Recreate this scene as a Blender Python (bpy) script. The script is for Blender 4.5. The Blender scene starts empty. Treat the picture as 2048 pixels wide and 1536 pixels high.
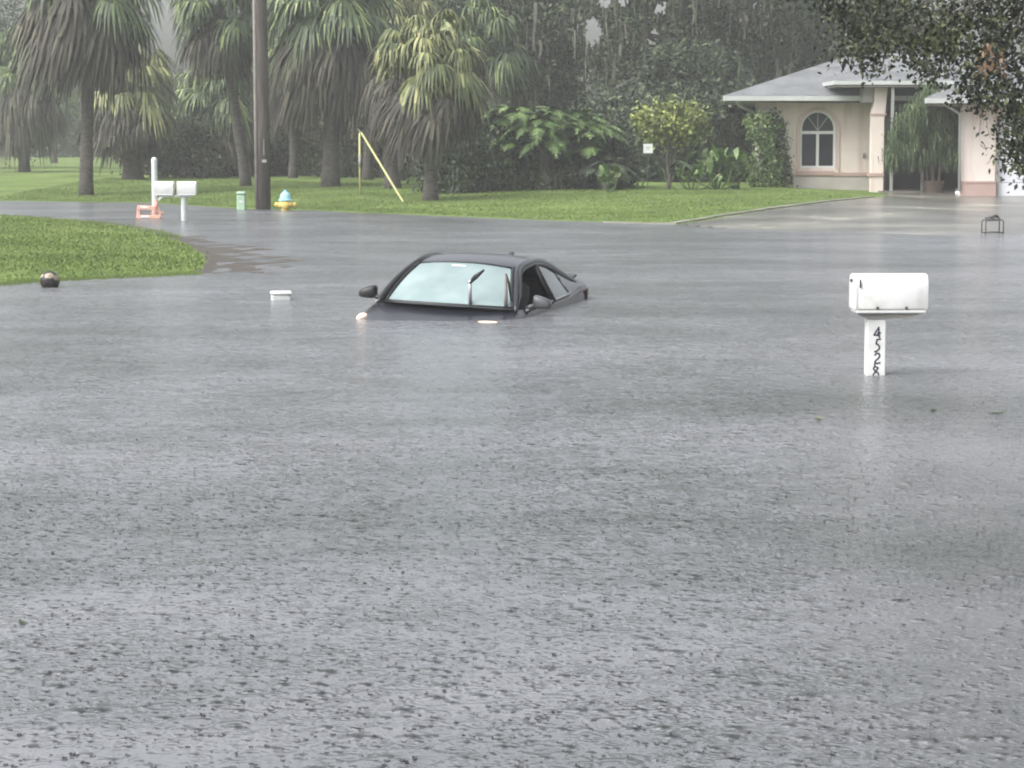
import bpy, math, random
import numpy as np
from mathutils import Vector, Matrix, Euler
R = math.radians
random.seed(7)
rng = np.random.default_rng(7)
C = bpy.context.scene.collection
sc = bpy.context.scene

# ------------------------------------------------------------ camera, sky, sun, exposure
F, H = 4600.0, 1.97                     # focal length in 2048-wide pixels, eye height over the flood water
PITCH = math.atan(490 / F)
cd = bpy.data.cameras.new("camera"); cam = bpy.data.objects.new("camera", cd); C.objects.link(cam)
cd.sensor_width = 36; cd.lens = 36 * F / 2048; cd.clip_start = .1; cd.clip_end = 3000
cam.location = (0, 0, H); cam.rotation_euler = (math.pi / 2 - PITCH, 0, 0)
sc.camera = cam
w = bpy.data.worlds.new("World"); sc.world = w; w.use_nodes = True
nt = w.node_tree; nt.nodes.clear()
SUN_EL, SUN_ROT = R(48), R(-122)
sky = nt.nodes.new('ShaderNodeTexSky'); sky.sky_type = 'NISHITA'; sky.sun_disc = False
sky.sun_elevation = SUN_EL; sky.sun_rotation = SUN_ROT; sky.dust_density = 6; sky.air_density = 1.0; sky.ozone_density = 2
hs = nt.nodes.new('ShaderNodeHueSaturation'); hs.inputs['Saturation'].default_value = .24
bg = nt.nodes.new('ShaderNodeBackground'); bg.inputs['Strength'].default_value = .15
ow = nt.nodes.new('ShaderNodeOutputWorld')
nt.links.new(sky.outputs[0], hs.inputs['Color']); nt.links.new(hs.outputs[0], bg.inputs['Color']); nt.links.new(bg.outputs[0], ow.inputs[0])
sl = bpy.data.lights.new("sun", 'SUN'); sl.energy = .5; sl.angle = R(60); sl.color = (1, .98, .95)
so = bpy.data.objects.new("sun", sl); C.objects.link(so)
so.rotation_euler = (math.pi / 2 - SUN_EL, 0, math.pi - SUN_ROT)
sc.view_settings.view_transform = 'Standard'; sc.view_settings.look = 'None'
sc.view_settings.gamma = 1; sc.view_settings.use_curve_mapping = False
sc.view_settings.exposure = 1.22
sc.cycles.max_bounces = 6; sc.cycles.volume_bounces = 2; sc.cycles.transparent_max_bounces = 8
sc.cycles.use_denoising = True; sc.cycles.filter_width = 2.0

# ------------------------------------------------------------ helpers: materials
def lin(c):                            # 0-255 picture value -> linear
    return tuple(((x / 255 + .055) / 1.055) ** 2.4 if x > 10 else x / 255 / 12.92 for x in c)
def mat(name, c1, c2=None, scale=3., rough=.6, bump=0., bscale=None, stretch=(1, 1, 1), spec=.4, island=0., detail=5, lo=.35, hi=.65, metal=0., emit=None, coat=0, third=None):
    m = bpy.data.materials.new(name); m.use_nodes = True; t = m.node_tree; b = t.nodes['Principled BSDF']
    b.inputs['Roughness'].default_value = rough; b.inputs['Specular IOR Level'].default_value = spec
    b.inputs['Metallic'].default_value = metal; b.inputs['Coat Weight'].default_value = coat
    c2 = c2 or tuple(x * .8 for x in c1)
    tc = t.nodes.new('ShaderNodeTexCoord'); mp = t.nodes.new('ShaderNodeMapping'); mp.inputs['Scale'].default_value = stretch
    t.links.new(tc.outputs['Object'], mp.inputs['Vector'])
    n = t.nodes.new('ShaderNodeTexNoise'); n.inputs['Scale'].default_value = scale; n.inputs['Detail'].default_value = detail
    t.links.new(mp.outputs[0], n.inputs['Vector'])
    r = t.nodes.new('ShaderNodeValToRGB'); r.color_ramp.elements[0].position = lo; r.color_ramp.elements[1].position = hi
    r.color_ramp.elements[0].color = (*c1, 1); r.color_ramp.elements[1].color = (*c2, 1)
    if third:
        e = r.color_ramp.elements.new(min(.98, hi + .12)); e.color = (*third, 1)
    if island:
        g = t.nodes.new('ShaderNodeNewGeometry'); mx = t.nodes.new('ShaderNodeMath'); mx.operation = 'MULTIPLY_ADD'
        mx.inputs[1].default_value = island; t.links.new(g.outputs['Random Per Island'], mx.inputs[0])
        sb = t.nodes.new('ShaderNodeMath'); sb.operation = 'SUBTRACT'; sb.inputs[1].default_value = island / 2
        t.links.new(n.outputs['Fac'], sb.inputs[0]); t.links.new(sb.outputs[0], mx.inputs[2]); t.links.new(mx.outputs[0], r.inputs[0])
    else:
        t.links.new(n.outputs['Fac'], r.inputs[0])
    t.links.new(r.outputs[0], b.inputs['Base Color'])
    if bump:
        n2 = t.nodes.new('ShaderNodeTexNoise'); n2.inputs['Scale'].default_value = bscale or scale * 4; n2.inputs['Detail'].default_value = 4
        t.links.new(mp.outputs[0], n2.inputs['Vector'])
        bp = t.nodes.new('ShaderNodeBump'); bp.inputs['Strength'].default_value = bump; bp.inputs['Distance'].default_value = .03
        t.links.new(n2.outputs['Fac'], bp.inputs['Height']); t.links.new(bp.outputs[0], b.inputs['Normal'])
    if emit:
        b.inputs['Emission Color'].default_value = (*emit[0], 1); b.inputs['Emission Strength'].default_value = emit[1]
    return m

M = {}
M['white'] = mat('white_plastic', (.68, .69, .68), (.62, .64, .63), 6, .35)
M['mailwhite'] = mat('scuffed_white', (.7, .71, .7), (.6, .61, .59), 5, .42, third=(.48, .48, .45), lo=.45, hi=.62)
M['postwhite'] = mat('weathered_white', (.62, .65, .64), (.5, .53, .52), 5, .45)
M['blacktrim'] = mat('black_trim', (.012, .013, .014), (.02, .02, .022), 8, .35)
M['carpaint'] = mat('slate_paint', (.013, .014, .02), (.018, .019, .026), 3, .24, spec=.45, coat=.15, bump=.12, bscale=60)
M['mirrorgrey'] = mat('wet_grey_plastic', (.09, .095, .10), (.07, .073, .08), 4, .3)
M['chrome'] = mat('satin_trim', (.35, .36, .37), (.4, .4, .41), 5, .3, metal=.6)
M['paleglass'] = mat('pale_glass', (.19, .26, .262), (.26, .335, .335), 2.5, .18, spec=.8, coat=.5)  # opaque pale teal colour for the windscreen
M['tealglass'] = mat('tinted_glass', (.035, .065, .065), (.05, .085, .085), 2, .1, spec=.4)
M['interior'] = mat('dark_cabin', (.012, .013, .014), (.02, .02, .02), 6, .8)
M['seat'] = mat('grey_seat_cloth', (.06, .065, .07), (.08, .085, .09), 9, .85)
M['redlamp'] = mat('tail_lamp_plastic', (.10, .018, .015), (.14, .03, .02), 12, .2)
M['headlamp'] = mat('lit_headlamp', (.5, .4, .3), (.5, .4, .3), 3, .3, emit=((1, .68, .45), .75))
M['pole'] = mat('weathered_pole', (.045, .038, .032), (.085, .074, .063), 4, .9, .6, 20, (4, 4, .35))
M['conduit'] = mat('conduit_grey', (.2, .18, .16), (.15, .14, .13), 4, .7)
M['yellow'] = mat('yellow_guard', (.52, .5, .22), (.42, .42, .2), 5, .5)
M['greenbox'] = mat('pale_green_plastic', (.36, .52, .36), (.3, .45, .32), 4, .55)
M['hydblue'] = mat('pale_blue_paint', (.28, .55, .65), (.34, .6, .68), 7, .45)
M['hydyel'] = mat('yellow_paint', (.7, .55, .16), (.62, .46, .12), 7, .45)
M['orange'] = mat('faded_orange_plastic', (.72, .42, .33), (.66, .36, .28), 6, .5)
M['palmtrunk'] = mat('palm_bark', (.052, .047, .043), (.11, .1, .09), 3, .95, .8, 14, (1.5, 1.5, 5))
M['bark'] = mat('oak_bark', (.07, .065, .058), (.13, .12, .105), 3, .95, .8, 12, (4, 4, 1))
M['palebark'] = mat('pale_bark', (.17, .15, .125), (.1, .09, .075), 3, .95, .6, 12, (4, 4, 1))
M['deadfrond'] = mat('dead_frond', (.035, .034, .026), (.085, .08, .06), .9, .85, island=.5, third=(.13, .12, .085))
M['frond'] = mat('palm_frond', (.035, .055, .022), (.085, .125, .045), .9, .55, island=.6, third=(.22, .27, .1))
M['frondyel'] = mat('yellowing_frond', (.07, .09, .035), (.17, .19, .07), .9, .55, island=.6, third=(.3, .3, .13))
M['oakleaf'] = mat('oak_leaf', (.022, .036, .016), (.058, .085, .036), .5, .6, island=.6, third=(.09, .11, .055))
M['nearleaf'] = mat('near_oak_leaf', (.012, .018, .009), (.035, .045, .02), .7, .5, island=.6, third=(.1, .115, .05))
M['redleaf'] = mat('rusty_leaf', (.16, .09, .055), (.24, .17, .11), 3, .7, island=.4)
M['moss'] = mat('hanging_moss', (.09, .09, .075), (.17, .165, .13), .8, .95, island=.6)
M['hedgeleaf'] = mat('hedge_leaf', (.022, .033, .018), (.055, .078, .038), .7, .6, island=.5, third=(.11, .14, .06))
M['brownleaf'] = mat('thicket_leaf', (.04, .048, .028), (.085, .092, .05), 1.0, .8, island=.5, third=(.16, .17, .1))
M['areca'] = mat('feather_palm_leaf', (.045, .08, .022), (.1, .165, .045), 1.2, .5, island=.5, third=(.2, .28, .1))
M['yellowleaf'] = mat('yellow_green_leaf', (.075, .1, .03), (.21, .25, .06), 1.6, .5, island=.6, third=(.36, .4, .12))
M['ginger'] = mat('broad_leaf', (.09, .15, .05), (.2, .3, .11), 2, .45, island=.6, third=(.34, .42, .22))
M['vine'] = mat('vine_leaf', (.05, .09, .025), (.12, .19, .06), 2, .5, island=.6, third=(.24, .32, .13))
M['weep'] = mat('weeping_leaf', (.035, .06, .025), (.08, .12, .048), 2, .6, island=.6, third=(.13, .17, .08))
M['stucco'] = mat('pink_stucco', (.76, .68, .62), (.68, .595, .54), 1.3, .85, .3, 40)
M['stuccopink'] = mat('rose_stucco', (.48, .35, .31), (.43, .31, .275), 1.5, .85, .3, 40)
M['surround'] = mat('pale_rose_surround', (.58, .47, .43), (.52, .42, .38), 1.5, .85)
M['stuccopale'] = mat('pale_plinth', (.52, .5, .46), (.44, .41, .37), 1.4, .85, .3, 40)
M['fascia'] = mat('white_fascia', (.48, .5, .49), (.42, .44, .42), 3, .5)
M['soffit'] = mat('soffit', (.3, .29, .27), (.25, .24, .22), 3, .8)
M['door'] = mat('brown_door', (.07, .05, .04), (.1, .075, .06), 3, .6, .2, 20, (6, 1, .5))
M['garage'] = mat('white_garage_door', (.78, .79, .82), (.72, .73, .78), 2, .45)
M['pane'] = mat('dark_window_pane', (.012, .015, .02), (.02, .024, .03), 2, .15, spec=.3)
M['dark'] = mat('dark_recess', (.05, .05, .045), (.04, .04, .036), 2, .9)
M['gable'] = mat('white_gable', (.62, .62, .6), (.55, .55, .53), 2, .7)
M['ball1'] = mat('black_ball_panel', (.015, .014, .014), (.03, .025, .025), 5, .35)
M['ball2'] = mat('cream_ball_panel', (.36, .32, .24), (.26, .23, .17), 5, .4)
M['ink'] = mat('black_marker_ink', (.02, .018, .035), (.03, .025, .05), 5, .6)
M['metal'] = mat('dark_metal', (.06, .065, .065), (.04, .045, .045), 6, .45)
M['palewood'] = mat('pale_post', (.32, .33, .31), (.25, .26, .24), 5, .6)

# roof shingles
m = mat('roof_shingle', (.14, .147, .152), (.21, .218, .225), 1.2, .7, spec=.5); M['roof'] = m
t = m.node_tree; b = t.nodes['Principled BSDF']
tc = t.nodes.new('ShaderNodeTexCoord'); br = t.nodes.new('ShaderNodeTexNoise'); br.inputs['Scale'].default_value = 22; br.inputs['Detail'].default_value = 3
t.links.new(tc.outputs['Object'], br.inputs['Vector'])
mx = t.nodes.new('ShaderNodeMix'); mx.data_type = 'RGBA'; mx.blend_type = 'OVERLAY'; mx.inputs[0].default_value = .8
src = b.inputs['Base Color'].links[0].from_socket
t.links.new(src, mx.inputs[6]); t.links.new(br.outputs['Fac'], mx.inputs[7]); t.links.new(mx.outputs[2], b.inputs['Base Color'])

bw = t.nodes.new('ShaderNodeTexWave'); bw.bands_direction = 'Y'; bw.inputs['Scale'].default_value = 1.6; bw.inputs['Distortion'].default_value = .6; bw.inputs['Detail'].default_value = 2
t.links.new(tc.outputs['Object'], bw.inputs['Vector'])
m3 = t.nodes.new('ShaderNodeMix'); m3.data_type = 'RGBA'; m3.blend_type = 'MULTIPLY'; m3.inputs[0].default_value = .35
t.links.new(mx.outputs[2], m3.inputs[6]); t.links.new(bw.outputs['Color'], m3.inputs[7]); t.links.new(m3.outputs[2], b.inputs['Base Color'])
# rain-stained stucco: pinker streaks running down
m = M['stucco']; t = m.node_tree; b = t.nodes['Principled BSDF']; src = b.inputs['Base Color'].links[0].from_socket
tc = t.nodes.new('ShaderNodeTexCoord'); mp = t.nodes.new('ShaderNodeMapping'); mp.inputs['Scale'].default_value = (3.2, 3.2, .35); t.links.new(tc.outputs['Object'], mp.inputs[0])
n = t.nodes.new('ShaderNodeTexNoise'); n.inputs['Scale'].default_value = 1.2; n.inputs['Detail'].default_value = 5; t.links.new(mp.outputs[0], n.inputs['Vector'])
rp = t.nodes.new('ShaderNodeValToRGB'); rp.color_ramp.elements[0].position = .48; rp.color_ramp.elements[1].position = .72; t.links.new(n.outputs['Fac'], rp.inputs[0])
m2 = t.nodes.new('ShaderNodeMix'); m2.data_type = 'RGBA'; t.links.new(rp.outputs[0], m2.inputs[0]); t.links.new(src, m2.inputs[6]); m2.inputs[7].default_value = (.60, .48, .43, 1); t.links.new(m2.outputs[2], b.inputs['Base Color'])

# grass
def ground_mat():
    m = mat('lawn', (.078, .118, .03), (.145, .205, .055), .35, .9, .6, 25, third=(.21, .25, .085), spec=.15)
    t = m.node_tree; b = t.nodes['Principled BSDF']; src = b.inputs['Base Color'].links[0].from_socket
    tc = t.nodes.new('ShaderNodeTexCoord'); n = t.nodes.new('ShaderNodeTexNoise'); n.inputs['Scale'].default_value = 9; n.inputs['Detail'].default_value = 6
    t.links.new(tc.outputs['Object'], n.inputs['Vector'])
    mx = t.nodes.new('ShaderNodeMix'); mx.data_type = 'RGBA'; mx.blend_type = 'OVERLAY'; mx.inputs[0].default_value = .75
    t.links.new(src, mx.inputs[6]); t.links.new(n.outputs['Fac'], mx.inputs[7])
    at = t.nodes.new('ShaderNodeAttribute'); at.attribute_name = 'dirt'
    n3 = t.nodes.new('ShaderNodeTexNoise'); n3.inputs['Scale'].default_value = 1.4; n3.inputs['Detail'].default_value = 6
    t.links.new(tc.outputs['Object'], n3.inputs['Vector'])
    ad = t.nodes.new('ShaderNodeMath'); ad.operation = 'ADD'; t.links.new(at.outputs['Fac'], ad.inputs[0]); t.links.new(n3.outputs['Fac'], ad.inputs[1])
    rp = t.nodes.new('ShaderNodeValToRGB'); rp.color_ramp.elements[0].position = .92; rp.color_ramp.elements[1].position = 1.05
    t.links.new(ad.outputs[0], rp.inputs[0])
    m2 = t.nodes.new('ShaderNodeMix'); m2.data_type = 'RGBA'; t.links.new(rp.outputs[0], m2.inputs[0])
    t.links.new(mx.outputs[2], m2.inputs[6]); m2.inputs[7].default_value = (.085, .078, .07, 1)
    t.links.new(m2.outputs[2], b.inputs['Base Color'])
    return m
M['lawn'] = ground_mat()
M['blade'] = mat('grass_blade', (.095, .14, .035), (.15, .215, .06), .4, .8, island=.5, third=(.22, .27, .095), spec=.2)
M['concrete'] = mat('wet_concrete', (.10, .097, .085), (.17, .165, .14), .38, .26, .12, 5, third=(.31, .3, .25), lo=.42, hi=.58, spec=.5)
M['kerb'] = mat('pale_concrete', (.26, .25, .21), (.12, .125, .08), 1.5, .5)

# flood water: muddy body, sharp sky reflection, rain rings, craters and chop as relief
def water_mat():
    m = bpy.data.materials.new('flood_water'); m.use_nodes = True; t = m.node_tree; b = t.nodes['Principled BSDF']
    L = t.links.new; N = t.nodes.new
    b.inputs['Roughness'].default_value = .2; b.inputs['IOR'].default_value = 1.33
    tc = N('ShaderNodeTexCoord')
    def put(n, ins):
        for i, v in enumerate(ins):
            if v is None: continue
            if isinstance(v, (int, float, tuple)): n.inputs[i].default_value = v
            else: L(v, n.inputs[i])
        return n
    def mt(op, *a): n = N('ShaderNodeMath'); n.operation = op; return put(n, a).outputs[0]
    def vm(op, *a): n = N('ShaderNodeVectorMath'); n.operation = op; return put(n, a)
    def scl(v, f): n = N('ShaderNodeVectorMath'); n.operation = 'SCALE'; L(v, n.inputs[0]); (L(f, n.inputs[3]) if not isinstance(f, (int, float)) else setattr(n.inputs[3], 'default_value', f)); return n.outputs[0]
    def coords(off, stretch=(1, 1, 1)):
        mp = N('ShaderNodeMapping'); mp.inputs['Location'].default_value = (off, off * 1.7, 0); mp.inputs['Scale'].default_value = stretch; L(tc.outputs['Object'], mp.inputs[0]); return mp.outputs[0]
    def chop(scale, amp, off, stretch=(1, 1, 1), detail=2):
        n = N('ShaderNodeTexNoise'); n.inputs['Scale'].default_value = scale; n.inputs['Detail'].default_value = detail; n.inputs['Roughness'].default_value = .6
        L(coords(off, stretch), n.inputs['Vector']); return scl(vm('SUBTRACT', n.outputs['Color'], (.5, .5, .5)).outputs[0], amp)
    def vor(scale, off, rnd=1.):
        c = coords(off); v = N('ShaderNodeTexVoronoi'); v.voronoi_dimensions = '2D'; v.inputs['Scale'].default_value = scale; v.inputs['Randomness'].default_value = rnd
        L(c, v.inputs['Vector']); flat = vm('MULTIPLY', c, (1, 1, 0)).outputs[0]; pos = vm('MULTIPLY', v.outputs['Position'], (1, 1, 0)).outputs[0]
        dl = vm('SUBTRACT', flat, pos).outputs[0]; d = vm('LENGTH', dl).outputs['Value']; dr = vm('NORMALIZE', dl).outputs[0]
        sp = N('ShaderNodeSeparateColor'); L(v.outputs['Color'], sp.inputs[0]); return dr, d, sp.outputs
    def rings(scale, wl, amp, off, rmax):       # a train of round ripples per drop
        dr, d, c = vor(scale, off); x = mt('SUBTRACT', d, mt('MULTIPLY', c[0], rmax))
        env = mt('EXPONENT', mt('MULTIPLY', mt('MULTIPLY', x, x), -1 / (wl * 1.0) ** 2))
        g = mt('MULTIPLY', mt('MULTIPLY', mt('SINE', mt('MULTIPLY', x, 2 * math.pi / wl)), env), mt('MULTIPLY', mt('SUBTRACT', 1.2, c[0]), amp))
        return scl(dr, g)
    def craters(scale, rad, amp, off, keep):    # the pit a drop has just punched
        dr, d, c = vor(scale, off); q = mt('DIVIDE', d, mt('MULTIPLY_ADD', c[2], rad * .8, rad * .55))
        e = mt('MULTIPLY', q, mt('EXPONENT', mt('MULTIPLY', mt('MULTIPLY', q, q), -1)))
        g = mt('MULTIPLY', mt('MULTIPLY', e, mt('LESS_THAN', c[1], keep)), -amp)
        return scl(dr, g), mt('MULTIPLY', mt('LESS_THAN', q, .9), mt('LESS_THAN', c[1], keep))
    tot = chop(2.2, .28, 0, (.6, 1.5, 1), 3)
    for a in ((9, .55, 3.3, (.8, 1.2, 1), 4), (30, .75, 7.1, (1, 1, 1), 3), (90, .5, 2.1, (1, 1, 1), 2), (.5, .10, 1.9, (.5, 1.6, 1), 3)): tot = vm('ADD', tot, chop(*a)).outputs[0]
    for a in ((5, .034, .34, 0., .11), (7.3, .026, .34, 3.1, .08), (3.1, .05, .26, 9.7, .17)): tot = vm('ADD', tot, rings(*a)).outputs[0]
    for a in ((8, .016, 2.6, 1.3, .36), (13, .010, 2.6, 5.3, .45), (5.3, .021, 2.4, 8.3, .28)): tot = vm('ADD', tot, craters(*a)[0]).outputs[0]
    gn = N('ShaderNodeTexNoise'); gn.inputs['Scale'].default_value = .45; gn.inputs['Detail'].default_value = 4; L(coords(4.2, (.45, 1.5, 1)), gn.inputs['Vector'])
    gust = N('ShaderNodeMapRange'); gust.inputs[1].default_value = .36; gust.inputs[2].default_value = .64; gust.inputs[3].default_value = .5; gust.inputs[4].default_value = 1.6; L(gn.outputs['Fac'], gust.inputs[0])
    tot = vm('MULTIPLY', scl(tot, gust.outputs[0]), (1.0, 1.2, 0)).outputs[0]
    nn = vm('NORMALIZE', vm('ADD', vm('MULTIPLY', tot, (-1, -1, 0)).outputs[0], (0, 0, 1)).outputs[0]).outputs[0]
    L(nn, b.inputs['Normal'])
    r = N('ShaderNodeValToRGB'); r.color_ramp.elements[0].color = (.085, .092, .092, 1); r.color_ramp.elements[1].color = (.172, .176, .188, 1)
    r.color_ramp.elements[0].position = .33; r.color_ramp.elements[1].position = .62
    n = N('ShaderNodeTexNoise'); n.inputs['Scale'].default_value = .4; n.inputs['Detail'].default_value = 6; n.inputs['Roughness'].default_value = .62; L(coords(11.5, (.6, .8, 1)), n.inputs['Vector'])
    L(n.outputs['Fac'], r.inputs[0]); L(r.outputs[0], b.inputs['Base Color'])
    return m
M['water'] = water_mat()

# ------------------------------------------------------------ helpers: meshes
def tag(o, label=None, cat=None, group=None, kind=None):
    if label: o['label'] = label
    if cat: o['category'] = cat
    if group: o['group'] = group
    if kind: o['kind'] = kind
    return o
def thing(name, label, cat, loc=(0, 0, 0), rz=0, group=None):
    o = bpy.data.objects.new(name, None); C.objects.link(o); o.location = loc; o.rotation_euler = (0, 0, rz)
    o.empty_display_size = .2
    return tag(o, label, cat, group)
class MB:
    def __init__(s): s.v = []; s.f = []; s.n = 0
    def add(s, verts, faces):
        b = s.n; s.v.append(np.asarray(verts, float).reshape(-1, 3)); s.n += len(s.v[-1])
        s.f += [tuple(b + i for i in f) for f in faces]; return s
    def box(s, c, size, rz=0, rx=0, ry=0, bev=0):
        x, y, z = (d / 2 for d in size)
        if bev:
            k = bev; pts = []
            for zz, kk in ((-z, k), (-z + k, 0), (z - k, 0), (z, k)):
                X, Y = x - kk, y - kk
                pts += [(-X + k, -Y, zz), (X - k, -Y, zz), (X, -Y + k, zz), (X, Y - k, zz), (X - k, Y, zz), (-X + k, Y, zz), (-X, Y - k, zz), (-X, -Y + k, zz)]
            v = np.array(pts); f = [tuple(range(7, -1, -1)), tuple(range(24, 32))]
            for L_ in range(3):
                for i in range(8): f.append((L_ * 8 + i, L_ * 8 + (i + 1) % 8, L_ * 8 + 8 + (i + 1) % 8, L_ * 8 + 8 + i))
        else:
            v = np.array([(a * x, b_ * y, c_ * z) for c_ in (-1, 1) for a, b_ in ((-1, -1), (1, -1), (1, 1), (-1, 1))])
            f = [(3, 2, 1, 0), (4, 5, 6, 7), (0, 1, 5, 4), (1, 2, 6, 5), (2, 3, 7, 6), (3, 0, 4, 7)]
        Rm = np.array(Euler((rx, ry, rz)).to_matrix()); return s.add(v @ Rm.T + np.array(c), f)
    def tube(s, pts, rad, n=8, cap=True):
        pts = np.array(pts, float); k = len(pts); rad = np.broadcast_to(np.array(rad, float), (k,))
        V = []; up = np.array([0, 0, 1.]); prev = None
        for i in range(k):
            d = pts[min(i + 1, k - 1)] - pts[max(i - 1, 0)]; d = d / (np.linalg.norm(d) + 1e-9)
            a = np.cross(d, up if abs(d[2]) < .95 else np.array([0, 1., 0])) if prev is None else prev - d * prev.dot(d)
            a /= np.linalg.norm(a) + 1e-9; prev = a; b = np.cross(d, a)
            th = np.linspace(0, 2 * np.pi, n, endpoint=False)
            V.append(pts[i] + rad[i] * (np.cos(th)[:, None] * a + np.sin(th)[:, None] * b))
        V = np.concatenate(V); f = []
        for i in range(k - 1):
            for j in range(n): f.append((i * n + j, i * n + (j + 1) % n, (i + 1) * n + (j + 1) % n, (i + 1) * n + j))
        if cap: f += [tuple(range(n - 1, -1, -1)), tuple(range((k - 1) * n, k * n))]
        return s.add(V, f)
    def lathe(s, prof, c=(0, 0, 0), n=20, M_=None):
        th = np.linspace(0, 2 * np.pi, n, endpoint=False); V = []
        for r, z in prof: V.append(np.c_[r * np.cos(th), r * np.sin(th), np.full(n, z)])
        V = np.concatenate(V); k = len(prof)
        if M_ is not None: V = V @ np.array(M_).T
        f = [(i * n + j, i * n + (j + 1) % n, (i + 1) * n + (j + 1) % n, (i + 1) * n + j) for i in range(k - 1) for j in range(n)]
        f += [tuple(range(n - 1, -1, -1)), tuple(range((k - 1) * n, k * n))]
        return s.add(V + np.array(c), f)
    def prism(s, poly, d0, d1, axis='y'):
        """poly: list of (a, b); extruded along axis from d0 to d1."""
        n = len(poly); V = []
        for d in (d0, d1):
            for a, b in poly: V.append({'y': (a, d, b), 'x': (d, a, b), 'z': (a, b, d)}[axis])
        f = [tuple(range(n - 1, -1, -1)), tuple(range(n, 2 * n))] + [(i, (i + 1) % n, n + (i + 1) % n, n + i) for i in range(n)]
        return s.add(V, f)
    def grid(s, P):
        P = np.array(P, float); a, b = P.shape[:2]
        return s.add(P.reshape(-1, 3), [(i * b + j, i * b + j + 1, (i + 1) * b + j + 1, (i + 1) * b + j) for i in range(a - 1) for j in range(b - 1)])
    def build(s, name, m, parent=None, smooth=False, fix=False):
        V = np.concatenate(s.v); me = bpy.data.meshes.new(name); me.from_pydata(V.tolist(), [], s.f)
        me.materials.append(m)
        if fix:
            import bmesh
            bm = bmesh.new(); bm.from_mesh(me); bmesh.ops.recalc_face_normals(bm, faces=bm.faces); bm.to_mesh(me); bm.free()
        if smooth:
            me.polygons.foreach_set('use_smooth', [True] * len(me.polygons))
            if smooth == 'auto': me.set_sharp_from_angle(angle=R(35))
        me.update(); o = bpy.data.objects.new(name, me); C.objects.link(o); o.parent = parent; return o
def quads(name, Q, m, parent=None):
    """Q: (n, 4, 3) array of quads as one fast mesh."""
    Q = np.ascontiguousarray(Q, dtype=np.float32); n = len(Q)
    me = bpy.data.meshes.new(name); me.vertices.add(n * 4); me.vertices.foreach_set('co', Q.ravel())
    me.loops.add(n * 4); me.loops.foreach_set('vertex_index', np.arange(n * 4, dtype=np.int32))
    me.polygons.add(n); me.polygons.foreach_set('loop_start', np.arange(0, n * 4, 4, dtype=np.int32)); me.polygons.foreach_set('loop_total', np.full(n, 4, np.int32))
    me.materials.append(m); me.update(calc_edges=True); me.validate()
    o = bpy.data.objects.new(name, me); C.objects.link(o); o.parent = parent; return o
def copy_tree(o, parent=None):
    c = o.copy(); C.objects.link(c); c.parent = parent
    for ch in [x for x in bpy.data.objects if x.parent == o and x is not c]:
        copy_tree(ch, c)
    return c

# pixel (2048x1536 photograph) -> world point at a real distance Y, or on the ground
cp_, sp_ = math.cos(PITCH), math.sin(PITCH)
def ray(px, py):
    x = (px - 1024) / F; u = (768 - py) / F
    return np.array([x, cp_ + u * sp_, -sp_ + u * cp_])
def at(px, py, Y):
    d = ray(px, py); d = d / d[1]; return np.array([0, 0, H]) + d * Y
def onz(px, py, z=0.):
    d = ray(px, py); return np.array([0, 0, H]) + d * ((z - H) / d[2])

# ------------------------------------------------------------ ground
shore = [(-300, 396), (0, 402), (150, 404), (300, 406), (470, 417), (620, 421), (740, 427), (850, 431), (990, 437), (1100, 441), (1290, 447), (1400, 452), (1500, 458), (1700, 463), (1850, 467), (2048, 468), (2300, 470)]
sh = np.array([onz(*p)[:2] for p in shore])
isl = np.array([onz(*p)[:2] for p in [(-420, 424), (-200, 427), (0, 431), (100, 438), (200, 446), (300, 461), (352, 474), (395, 490), (424, 508), (438, 526), (418, 546), (330, 551), (200, 557), (90, 562), (0, 569), (-260, 590), (-620, 560)]])
spit = np.array([onz(*p)[:2] for p in [(370, 474), (470, 486), (560, 498), (600, 512), (575, 528), (500, 545), (430, 552), (390, 540)]])
def sdist(P, poly):
    X, Y = P[..., 0], P[..., 1]; d = np.full(X.shape, 1e9); ins = np.zeros(X.shape, bool); n = len(poly)
    for i in range(n):
        a, b = poly[i], poly[(i + 1) % n]; e = b - a
        tt = np.clip(((X - a[0]) * e[0] + (Y - a[1]) * e[1]) / (e @ e), 0, 1)
        d = np.minimum(d, np.hypot(X - a[0] - tt * e[0], Y - a[1] - tt * e[1]))
        c = ((a[1] > Y) != (b[1] > Y)) & (X < e[0] * (Y - a[1]) / (e[1] + 1e-12) + a[0]); ins ^= c
    return np.where(ins, d, -d)
def wob(X, Y, s=1., ph=0.):
    return (np.sin(X * 1.7 * s + ph) * np.cos(Y * 1.3 * s + 1.1) + .6 * np.sin(X * 3.9 * s + Y * 2.7 * s + ph) + .4 * np.sin(X * 7.7 * s - Y * 5.1 * s) * np.cos(X * 6.1 * s)) / 2
def height(X, Y):
    X = np.asarray(X, float); Y = np.asarray(Y, float)
    ys = np.interp(X, sh[:, 0], sh[:, 1]); d = Y - ys + .25 * wob(X, Y, .9)
    amp = np.interp(X, [-4, 4, 8.5, 12], [.42, .5, .45, .29])
    far = np.where(d > 0, amp * (1 - np.exp(-np.maximum(d, 0) / 15)), np.maximum(d * .05, -.6))
    P = np.stack([X, Y], -1); di = sdist(P, isl) + .12 * wob(X, Y, 1.7)
    il = np.where(di > 0, .17 * (1 - np.exp(-np.maximum(di, 0) / 2.5)), np.maximum(di * .05, -.6))
    ds = sdist(P, spit); sp = np.where(ds > -3, np.minimum(ds, 1.5) * .010 - .006 + .014 * wob(X, Y * .3, 1.5, 2.) + .016 * wob(X * .8, Y * .5, 5.1, 1.), -.6)
    back = np.where(Y < 4, np.clip((4 - Y) * .3, -.6, .9), -.6)
    return np.maximum.reduce([far, il, sp, back, np.full(X.shape, -.6)]) + .012 * wob(X, Y, .35) * (far > .1)
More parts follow.
